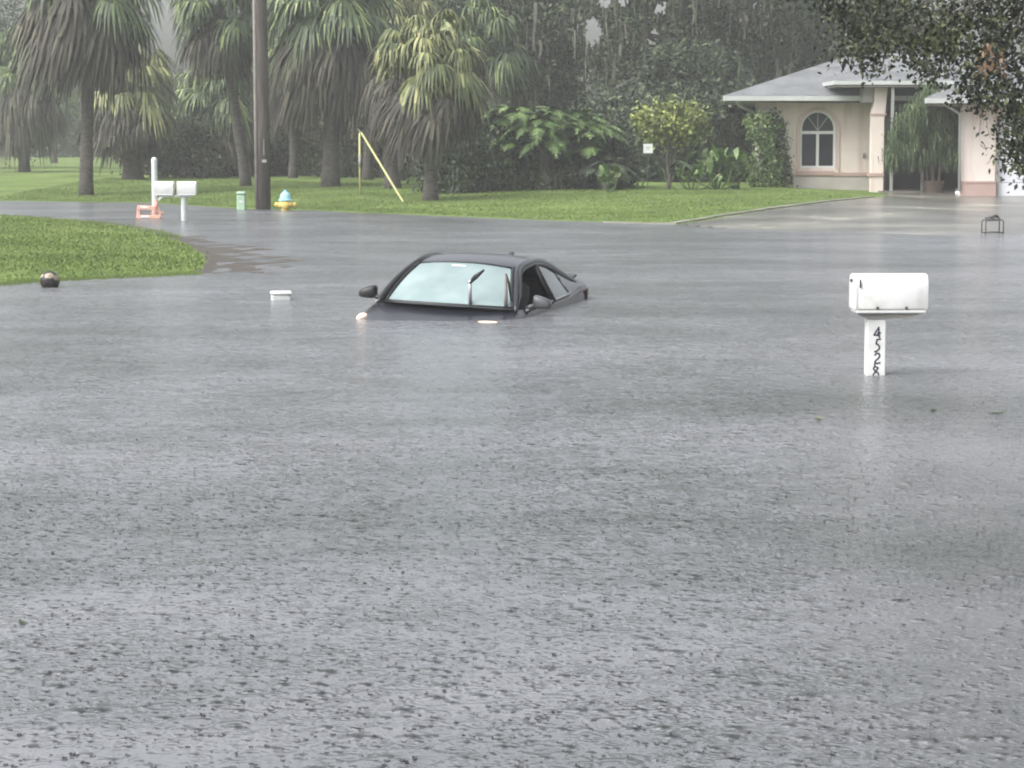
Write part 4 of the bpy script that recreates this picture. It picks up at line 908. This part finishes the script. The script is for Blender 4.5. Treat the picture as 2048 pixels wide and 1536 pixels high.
# pale green utility pedestal
p = onz(483, 419); t_ = thing('utility_pedestal', 'pale green plastic utility pedestal in shallow water beside the pole', 'utility box', (p[0], p[1], -.25))
hh = at(0, 383, p[1])[2] + .25
mb = MB(); mb.box((0, 0, hh / 2 - .05), (.235, .2, hh - .1), bev=.025); mb.build('housing', M['greenbox'], t_, 'auto')
mb = MB(); mb.box((0, 0, hh - .045), (.265, .23, .09), bev=.03); mb.build('cap', M['greenbox'], t_, 'auto')
mb = MB(); mb.box((0, -.103, hh * .62), (.12, .006, .06)); mb.build('label_plate', M['postwhite'], t_)

# fire hydrant
p = onz(571, 419, .03); s1 = F / p[1]; t_ = thing('fire_hydrant', 'fire hydrant with pale blue bonnet and yellow body at the water edge', 'fire hydrant', (p[0], p[1], -.2))
z_ = lambda py: at(0, py, p[1])[2] + .2
mb = MB(); mb.lathe([(.1, 0), (.12, z_(418)), (.125, z_(415)), (.2, z_(413)), (.215, z_(409)), (.19, z_(405)), (.13, z_(402)), (.12, z_(400))], (0, 0, 0), 20); bo = mb.build('barrel', M['hydyel'], t_, 'auto')
for a_, r_, l_ in ((0, .07, .29), (math.pi, .07, .29), (-math.pi / 2, .09, .25)):
    mb = MB(); Mx = Matrix.Rotation(a_, 3, 'Z') @ Matrix.Rotation(math.pi / 2, 3, 'Y'); mb.lathe([(r_ * .8, .1), (r_ * .8, l_ - .07), (r_, l_ - .065), (r_, l_ - .01), (r_ * .5, l_), (.02, l_), (.02, l_ + .03)], (0, 0, z_(409.5)), 12, Mx); mb.build('outlet', M['hydyel'], t_, 'auto')
mb = MB(); mb.lathe([(.19, z_(401.5)), (.195, z_(399)), (.155, z_(397.5)), (.15, z_(392)), (.12, z_(387)), (.07, z_(384)), (.04, z_(383)), (.04, z_(380)), (.01, z_(379.5))], (0, 0, 0), 20); mb.build('bonnet', M['hydblue'], t_, 'auto')

# yellow guy-wire guards
a_ = ground_at(720, 389); top_ = at(721, 266, a_[1]); b_ = ground_at(806, 403)
t_ = thing('guy_wire_guard', 'upright slim yellow guard pole on the verge, meeting the slanted one on top', 'guy guard', (a_[0], a_[1], a_[2]))
Lz = top_[2] - a_[2]
mb = MB(); mb.tube([(0, 0, -.1), (0, 0, Lz)], [.032, .03], 8); mb.build('guard_tube', M['yellow'], t_, True)
mb = MB(); mb.tube([(0, 0, Lz * .45), (0, 0, Lz * .62)], [.04, .04], 8); mb.build('sleeve', M['palewood'], t_, True)
mb = MB(); mb.tube([(0, 0, Lz), (0, 0, Lz + .1)], [.015, .012], 8); mb.build('cap', M['yellow'], t_, True)
t_ = thing('guy_wire_guard', 'slanting yellow guard tube running from the upright pole down to the grass', 'guy guard', (b_[0], b_[1], b_[2]))
d = top_ + np.array([.03, 0, 0]) - b_
mb = MB(); mb.tube([-d * .04, d * .5, d], [.034, .034, .034], 8); mb.build('guard_tube', M['yellow'], t_, True)
mb = MB(); mb.tube([d, d * 1.02], [.02, .012], 8); mb.build('cap', M['palewood'], t_, True)

# black and cream ball at the lawn edge
p = onz(100, 574); Yk = p[1]; s1 = F / Yk; rb = 20 / s1
t_ = thing('ball', 'black and cream ball floating against the lawn edge', 'ball', (p[0], Yk, rb * .62))
mb = MB(); n1, n2 = 24, 16; V = [[(rb * math.sin(v) * math.cos(u_), rb * math.sin(v) * math.sin(u_), rb * math.cos(v)) for u_ in np.linspace(0, 2 * math.pi, n1 + 1)] for v in np.linspace(.001, math.pi - .001, n2)]
mb.grid(V); mb.build('ball_shell', M['ball1'], t_, True)
for c_, sz in (((.1, -.8, .6), .48), ((.8, -.5, .35), .4), ((-.75, -.45, .55), .3), ((0, .7, .7), .4), ((-.5, .8, 0), .4)):
    c_ = np.array(c_); c_ /= np.linalg.norm(c_); a = np.cross(c_, [0, 0, 1]); a /= np.linalg.norm(a); b2 = np.cross(c_, a)
    V = [c_ * rb * 1.012]; rings_ = 4
    for k in range(1, rings_ + 1):
        for j in range(10):
            th = 2 * math.pi * j / 10; rr = sz * k / rings_ * (1 if j % 2 else .86); v = c_ + (a * math.cos(th) * 1.25 + b2 * math.sin(th) * .8) * rr; v = v / np.linalg.norm(v) * rb * 1.012; V.append(v)
    f = [(0, 1 + j, 1 + (j + 1) % 10) for j in range(10)] + [(1 + (k - 1) * 10 + j, 1 + k * 10 + j, 1 + k * 10 + (j + 1) % 10, 1 + (k - 1) * 10 + (j + 1) % 10) for k in range(1, rings_) for j in range(10)]
    mb = MB(); mb.add(V, f); mb.build('panel', M['ball2'], t_, True)

# floating white tub
p = onz(561, 600); s1 = F / p[1]
t_ = thing('plastic_tub', 'white lidded plastic tub floating alone near the submerged car', 'tub', (p[0], p[1] + .08, -.04), .15)
mb = MB(); mb.box((0, 0, .05), (40 / s1, .19, .11), bev=.02); mb.build('tub_body', M['postwhite'], t_, 'auto')
mb = MB(); mb.box((0, 0, .122), (43 / s1, .215, .045), bev=.016); mb.build('lid', M['white'], t_, 'auto')

# metal folding rack at the driveway edge
p = ground_at(1989, 470); s1 = F / p[1]
t_ = thing('metal_stand', 'small dark metal stand with a drooping black bag on top, at the driveway edge', 'stand', (p[0], p[1], p[2]), .1)
w2 = 18 / s1; h2 = 29 / s1
for sy in (0, .28):
    mb = MB(); mb.tube([(-w2, sy, 0), (-w2, sy, h2 * .93), (-w2 * .85, sy, h2), (w2 * .85, sy, h2 * 1.03), (w2, sy, h2 * .95), (w2, sy, 0)], [.012] * 6, 6); mb.build('frame', M['metal'], t_, True)
mb = MB(); mb.tube([(-w2, 0, .05), (w2, 0, .05)], [.01] * 2, 6); mb.tube([(-w2, .28, .05), (w2, .28, .05)], [.01] * 2, 6); mb.tube([(-w2, 0, .05), (-w2, .28, .05)], [.01] * 2, 6); mb.tube([(w2, 0, .05), (w2, .28, .05)], [.01] * 2, 6); mb.build('rail', M['metal'], t_, True)
mb = MB(); V = [[(q * w2 * .75, y2, h2 + .02 + .045 * math.cos(q * 1.4) * (1 - abs(y2 - .14) * 2) + .02 * math.sin(q * 7 + y2 * 9) + (.05 if abs(q - .4) < .25 else 0)) for q in np.linspace(-.9, .9, 12)] for y2 in np.linspace(-.01, .29, 6)]
mb.grid(V); mb.build('cloth', M['interior'], t_, True)

# drifting leaf and twig litter, each a thing of its own
leafspots = [(1638, 839, 'yellowleaf', 'single yellow leaf floating beyond the big white mailbox', .045), (1868, 822, 'oakleaf', 'dark leaf floating past the mailbox post', .05), (1995, 828, 'oakleaf', 'dark twig floating under the oak reflection', .07), (45, 1248, 'oakleaf', 'dark leaf floating near the corner of the flood', .035)]
for px, py, m_, lab, sz in leafspots:
    p = onz(px, py); mb = MB(); a = rng.uniform(0, 3)
    V = [[(sz * q, sz * .45 * r_ * (1 - q * q) + .3 * sz * q * q, .005 + .004 * abs(r_) + .003 * q * q) for q in np.linspace(-1, 1, 9)] for r_ in (-1, -.5, 0, .5, 1)]
    mb.grid(V); mb.tube([(sz * .9, .3 * sz, .01), (sz * 1.5, .45 * sz, .012)], [.002, .0015], 5)
    o = mb.build('floating_leaf', M[m_]); o.location = (p[0], p[1], 0); o.rotation_euler = (0, 0, a); tag(o, lab, 'leaf', 'leaves floating on the flood')

# ------------------------------------------------------------ the drowned car
yaw, pit, rol = R(14.3), R(-.4), R(2.5)
carE = bpy.data.objects.new('sedan', None); C.objects.link(carE)
tag(carE, 'dark slate sedan drowned to its bonnet in flood water, one wiper raised', 'car')
carE.matrix_world = Matrix.Translation((-.49, 26.52, .07)) @ Matrix.Rotation(-yaw, 4, 'Z') @ Matrix.Rotation(pit, 4, 'X') @ Matrix.Rotation(rol, 4, 'Y')
def cl(x, y, z): return np.array([y, x - 2.4, z - .9])      # (back, viewer right, up) -> local
# body shell: stations (x back, half width, shoulder z, top inner z)
ST = [(.0, .55, .54, .56), (.06, .74, .60, .64), (.25, .86, .66, .70), (.6, .91, .73, .77), (1.0, .925, .80, .84), (1.38, .93, .885, .93), (1.62, .93, .925, .95), (2.1, .93, .94, .96), (2.9, .935, .955, .97), (3.7, .935, .985, 1.0), (4.1, .93, 1.03, 1.06), (4.35, .92, 1.06, 1.10), (4.6, .90, 1.08, 1.125), (4.74, .88, 1.07, 1.13), (4.83, .85, .97, 1.0), (4.86, .76, .7, .7)]
def section(x, w_, zs_, zt_, inner=True):
    a = [(w_ * .90, .18), (w_ * .985, .34), (w_, .55), (w_ * .995, zs_ - .12), (w_ * .965, zs_ - .02), (w_ * .90, zs_ + .012)]
    b = [(w_ * .80, zt_ - .012), (w_ * .5, zt_ + .004), (0, zt_ + .012)]
    return a, b
mb = MB(); V = []; 
for s_ in ST:
    a, b = section(*s_); L_ = [(-y, z) for y, z in a] + [(-y, z) for y, z in b[:-1]] + [b[-1]] + [(y, z) for y, z in b[:-1][::-1]] + [(y, z) for y, z in a[::-1]]
    V.append([cl(s_[0], y, z) for y, z in L_])
V = np.array(V); nS, nP = V.shape[:2]; f = []
for i in range(nS - 1):
    for j in range(nP - 1):
        cabin = 6 <= i <= 9 and 5 <= j <= nP - 7
        if not cabin: f.append((i * nP + j, (i + 1) * nP + j, (i + 1) * nP + j + 1, i * nP + j + 1))
f.append(tuple(range(nP))); f.append(tuple(((nS - 1) * nP + j) for j in range(nP))[::-1])
for i in range(nS - 1): f.append((i * nP, i * nP + nP - 1, (i + 1) * nP + nP - 1, (i + 1) * nP))
mb.add(V.reshape(-1, 3), f)
# roof panel
RS = [(2.17, .545, 1.355), (2.3, .56, 1.385), (2.6, .57, 1.418), (3.0, .57, 1.425), (3.4, .565, 1.405), (3.68, .56, 1.365)]
def crownz(q): return .045 * (1 - abs(q) ** 2.2)
roofP = [[cl(x - .07 * (1 - q * q) * (1 if i == 0 else 0), q * hw_, z + crownz(q)) for q in np.linspace(-1, 1, 13)] for i, (x, hw_, z) in enumerate(RS)]
body = mb.build('body', M['carpaint'], carE, 'auto', True)
mb = MB(); mb.grid(roofP); low = [[p - np.array([0, 0, .035]) for p in r_] for r_ in roofP]; mb.grid([r_[::-1] for r_ in low]); mb.grid([roofP[0], low[0]]); mb.build('roof', M['carpaint'], carE, 'auto')
# roof rails + pillars swept from cowl to deck
rail = [(1.40, .80, .93), (1.62, .755, 1.07), (1.9, .68, 1.23), (2.17, .60, 1.345), (2.4, .595, 1.39), (2.7, .60, 1.41), (3.0, .60, 1.412), (3.35, .60, 1.385), (3.68, .605, 1.33), (4.0, .66, 1.235), (4.25, .72, 1.145), (4.50, .78, 1.085)]
def smooth_curve(pts, n=40):
    pts = np.array(pts, float); t0 = np.r_[0, np.cumsum(np.linalg.norm(np.diff(pts, axis=0), axis=1))]; tt = np.linspace(0, t0[-1], n)
    out = np.stack([np.interp(tt, t0, pts[:, k]) for k in range(3)], -1)
    for _ in range(3): out[1:-1] = (out[:-2] + 2 * out[1:-1] + out[2:]) / 4
    return out
RC = smooth_curve(rail)
for sg in (-1, 1):
    c_ = [cl(x, y * sg, z) for x, y, z in RC]
    mb = MB(); mb.tube(c_, [.018, .028, .036] + [.042] * (len(c_) - 5) + [.03, .02], 10); mb.build('roof_pillar', M['carpaint'] if sg > 0 else M['blacktrim'], carE, True)
    # black door seal just below the rail
    c_ = [cl(x + .01, (y + .035) * sg, z - .035) for x, y, z in RC[3:36]]
    mb = MB(); mb.tube(c_, [.022] * len(c_), 8); mb.build('door_seal', M['blacktrim'], carE, True)
# windscreen
def scr(n=13, m_=8):
    out = []
    for a in np.linspace(0, 1, m_):
        row = []
        for q in np.linspace(-1, 1, n):
            xb, yb, zb_ = 1.34 + .17 * q * q, .735 * q, .955 + .01 * (1 - q * q); xt, yt, zt_ = 2.10 + .07 * q * q, .555 * q, 1.362 + crownz(q) - .005
            bow = .03 * math.sin(math.pi * a)
            row.append(cl(xb + (xt - xb) * a - bow, yb + (yt - yb) * a, zb_ + (zt_ - zb_) * a + bow))
        out.append(row)
    return out
mb = MB(); S_ = scr(); mb.grid(S_); mb.build('windscreen', M['paleglass'], carE, True)
S_ = np.array(S_)
mb = MB()
for edge, r_ in ((S_[0], .022), (S_[-1], .016), (S_[:, 0], .022), (S_[:, -1], .022)): mb.tube(edge + np.array([0, -.004, 0]), [r_] * len(edge), 6)
mb.build('windscreen_seal', M['blacktrim'], carE, True)
mb = MB(); P0 = S_[7, 5] * .3 + S_[6, 5] * .7; P1 = S_[7, 7] * .3 + S_[6, 7] * .7; c_ = (P0 + P1) / 2 + np.array([-.04, -.012, -.01])
mb.box(c_, (.16, .006, .035), rx=R(-28)); mb.build('mirror_sticker', M['white'], carE)
# scuttle (dark cowl strip)
mb = MB(); cw = [[cl(1.34 + .17 * q * q - dx, .76 * q, .953 + .012 * (1 - q * q) + dz_) for q in np.linspace(-1, 1, 13)] for dx, dz_ in ((0, .004), (.07, .0), (.11, -.006))]
mb.grid(cw); mb.build('scuttle', M['blacktrim'], carE, True)
# rear window
rwn = []
for a in np.linspace(0, 1, 6):
    rwn.append([cl(3.68 + (.62 - .05 * q * q) * a, q * (.555 + .09 * a), 1.362 + crownz(q) * (1 - .7 * a) + (-.30) * a + .03 * math.sin(math.pi * a)) for q in np.linspace(-1, 1, 9)])
mb = MB(); mb.grid(rwn); mb.build('rear_window', M['tealglass'], carE, True)
# side glass: rear door glass on both sides, front glass only on the far side
def side_glass(name, sg, x0, x1, m_):
    mb_ = MB(); V = []
    for x in np.linspace(x0, x1, 9):
        zr = np.interp(x, RC[:, 0], RC[:, 2]) - .05; yr = np.interp(x, RC[:, 0], RC[:, 1]) + .035; zb_ = np.interp(x, [s[0] for s in ST], [s[2] for s in ST]) + .0
        zr = max(zr, zb_ + .004)
        V.append([cl(x, sg * (yr + (.865 - yr) * a), zr + (zb_ - zr) * a) for a in np.linspace(0, 1, 4)])
    mb_.grid(V); return mb_.build(name, m_, carE, True)
side_glass('side_window', 1, 2.92, 3.78, M['tealglass']); side_glass('side_window', -1, 2.92, 3.78, M['tealglass']); side_glass('side_window', -1, 1.62, 2.85, M['tealglass'])
for sg in (-1, 1):
    # centre door pillar, belt trim, quarter panel
    zt_ = np.interp(2.88, RC[:, 0], RC[:, 2]); mb = MB(); mb.tube([cl(2.86, .63 * sg, zt_ - .04), cl(2.9, .87 * sg, .95)], [.045, .05], 6); mb.build('door_pillar', M['blacktrim'], carE, True)
    mb = MB(); mb.tube([cl(x, sg * .875, np.interp(x, [s[0] for s in ST], [s[2] for s in ST]) + .012) for x in np.linspace(1.6, 3.78, 12)], [.014] * 12, 6); mb.build('belt_trim', M['chrome'], carE, True)
    V = []
    for x in np.linspace(3.77, 4.5, 9):
        zr = np.interp(x, RC[:, 0], RC[:, 2]) - .02; yr = np.interp(x, RC[:, 0], RC[:, 1]) + .02; zb_ = np.interp(x, [s[0] for s in ST], [s[2] for s in ST]) + .0
        zr = max(zr, zb_ + .003); V.append([cl(x, sg * (yr + (.875 - yr) * a), zr + (zb_ - zr) * a + .01 * math.sin(a * 3.14)) for a in np.linspace(0, 1, 5)])
    mb = MB(); mb.grid(V); mb.build('rear_quarter', M['carpaint'], carE, True)
    mb = MB(); mb.tube([cl(3.5 + .5 * a, sg * (.70 + .165 * a ** 1.5), 1.0 + .2 * (1 - a) ** .6 * 0 + (.01 * a)) + np.array([0, 0, .27 * (1 - a)]) for a in np.linspace(0, 1, 2)], [.008] * 2, 5)
    # mirrors
    mb = MB(); cM = cl(1.74, sg * 1.02, 1.02); n1, n2 = 14, 9; V = []
    for v_ in np.linspace(.01, math.pi - .01, n2):
        se = lambda q_, e_: math.copysign(abs(q_) ** e_, q_); V.append([cM + np.array([.105 * sg * -1 * se(math.cos(v_), .7),   .07 * math.sin(v_) ** .5 * se(math.cos(u_), .7), (.068 - .018 * se(math.cos(v_), .7)*-1) * math.sin(v_) ** .5 * se(math.sin(u_), .6) + .02 * math.cos(v_)]) for u_ in np.linspace(0, 2 * math.pi, n1 + 1)])
    mb.grid(V); mb.tube([cl(1.70, sg * .84, .95), cl(1.73, sg * .95, .99)], [.03, .028], 8)
    mi = mb.build('wing_mirror', M['mirrorgrey' if sg > 0 else 'blacktrim'], carE, True, True)
    mb = MB(); mb.box(cM + np.array([0, .07, 0]), (.16, .012, .085), bev=.004); mb.build('mirror_glass', M['pane'], mi)
    # tail lamps, wrap-round
    mb = MB(); V = [[cl(x, sg * y, z) for x, y in ((4.52, .925), (4.64, .912), (4.76, .888), (4.845, .84), (4.87, .62))] for z in (.84, .91, 1.0)]
    mb.grid(V); mb.build('tail_lamp', M['redlamp'], carE, True)
    # headlamps: slim wedge lenses just breaking the surface
# cabin: dash, seats, wheel
mb = MB(); mb.box(cl(1.75, 0, .82), (1.4, .5, .24), bev=.05); mb.build('dashboard', M['interior'], carE)
mb = MB(); mb.box(cl(2.9, 0, .5), (1.62, 2.6, .1)); mb.box(cl(3.95, 0, .85), (1.5, .12, .5), bev=.03); mb.build('cabin_floor', M['interior'], carE)
for sy in (-.38, .38):
    mb = MB(); mb.box(cl(2.72, sy, .86), (.46, .16, .62), rx=R(-14), bev=.05); st = mb.build('front_seat', M['seat'], carE)
    mb = MB(); mb.box(cl(2.82, sy, 1.24), (.25, .1, .16), rx=R(-10), bev=.035); mb.build('headrest', M['seat'], st)
mb = MB(); mb.box(cl(3.75, 0, .9), (1.3, .16, .5), rx=R(-18), bev=.06); mb.build('rear_seat', M['seat'], carE)
mb = MB(); mb.tube([cl(2.12 + .1 * math.sin(a), .38 + .18 * math.cos(a), 1.0 + .16 * math.sin(a)) for a in np.linspace(0, 2 * math.pi, 20)], [.015] * 20, 6); mb.build('steering_wheel', M['interior'], carE, True)
# open, pushed down front window leaf: pale sill flap like in the picture
mb = MB(); V = [[cl(x, .885 + .02 * a, z0 + (z1 - z0) * a) for a in (0, .5, 1)] for x, z0, z1 in ((1.95, .93, .955), (2.15, .93, 1.02), (2.4, .94, 1.045), (2.7, .95, 1.02), (2.95, .955, .975))]
# spoiler, fin, wipers
mb = MB(); V = [[cl(x + .03 * (1 - q * q), q * .72, z) for q in np.linspace(-1, 1, 11)] for x, z in ((4.50, 1.125), (4.62, 1.155), (4.78, 1.175), (4.80, 1.16), (4.64, 1.13), (4.50, 1.125))]
mb.grid(V); mb.build('spoiler', M['blacktrim'], carE, True)
mb = MB(); mb.prism([(x - 2.4, z - .9) for x, z in ((3.40, 1.435), (3.62, 1.41), (3.60, 1.47), (3.55, 1.475))], .17, .2, 'x'); mb.build('roof_fin', M['carpaint'], carE, fix=True)
mb = MB(); a0 = cl(1.40, .28, .965); mb.tube([a0, a0 + [.0, -.03, .13], a0 + [.0, -.05, .29]], [.024, .020, .016], 6); w1 = mb.build('wiper_arm', M['chrome'], carE, True)
mb = MB(); mb.tube([a0 + [-.005, -.05, .25], a0 + [.06, -.06, .325], a0 + [.16, -.07, .41]], [.014, .030, .012], 6); mb.build('wiper_blade', M['blacktrim'], w1, True)
mb = MB(); a0 = cl(1.50, .66, .96); mb.tube([a0, a0 + [-.005, .01, .16], a0 + [-.03, .05, .36]], [.022, .018, .012], 6); w2_ = mb.build('wiper_arm', M['conduit'], carE, True)
mb = MB(); mb.tube([a0 + [.05, .05, .08], a0 + [.0, .1, .26], a0 + [-.04, .1, .37]], [.012, .018, .012], 6); mb.build('wiper_blade', M['blacktrim'], w2_, True)
# submerged wheels and front
for x in (.92, 3.85):
    for sg in (-1, 1):
        mb = MB(); mb.lathe([(.2, -.11), (.32, -.1), (.335, -.06), (.335, .06), (.32, .1), (.2, .11)], cl(x, sg * .84, .335), 24, Matrix.Rotation(math.pi / 2, 3, 'Y')); wh = mb.build('wheel', M['blacktrim'], carE, 'auto')
        mb = MB(); mb.lathe([(.04, -.118), (.2, -.112), (.2, .112), (.04, .118)], cl(x, sg * .84, .335), 12, Matrix.Rotation(math.pi / 2, 3, 'Y')); mb.build('rim', M['chrome'], wh, 'auto')
bpy.context.view_layer.update()
def car_local(px, py, z):              # water-surface point under a pixel, in car space
    return carE.matrix_world.inverted() @ Vector(onz(px, py, z))
for (px, py, wd, hh_, sk) in ((727, 636, .12, .045, 1), (982, 644, .20, .005, 0)):
    c_ = np.array(car_local(px, py, 0.))
    mb = MB(); n = 12
    V = [c_ + np.array([0, 0, hh_ * 1.3])]
    for k, rr in enumerate((.45, .8, 1.0)):
        for j in range(n):
            a = 2 * math.pi * j / n; V.append(c_ + np.array([wd / 2 * rr * math.cos(a) * (1.0 if math.cos(a) > 0 else 1.5), .10 * rr * math.sin(a), hh_ * (1.1, .45, -.5)[k] * (1 if k < 2 else 1)]))
    f = [(0, 1 + j, 1 + (j + 1) % n) for j in range(n)] + [(1 + k * n + j, 1 + (k + 1) * n + j, 1 + (k + 1) * n + (j + 1) % n, 1 + k * n + (j + 1) % n) for k in range(2) for j in range(n)]
    mb.add(V, f); mb.build('headlight', M['headlamp'], carE, True, True)

# ------------------------------------------------------------ rain-laden air
m = bpy.data.materials.new('rain_haze'); m.use_nodes = True; t = m.node_tree; t.nodes.clear()
vo = t.nodes.new('ShaderNodeVolumePrincipled'); vo.inputs['Density'].default_value = .00105; vo.inputs['Color'].default_value = (.985, .99, .99, 1); vo.inputs['Anisotropy'].default_value = .2
oo = t.nodes.new('ShaderNodeOutputMaterial'); t.links.new(vo.outputs[0], oo.inputs['Volume'])
mb = MB(); mb.box((0, 84, 8), (480, 308, 19.5)); hz_ = mb.build('haze', m); tag(hz_, 'pale rain haze filling the street', 'haze', kind='stuff')
print('objects', len(bpy.data.objects), 'faces', sum(len(o.data.polygons) for o in bpy.data.objects if o.type == 'MESH'))
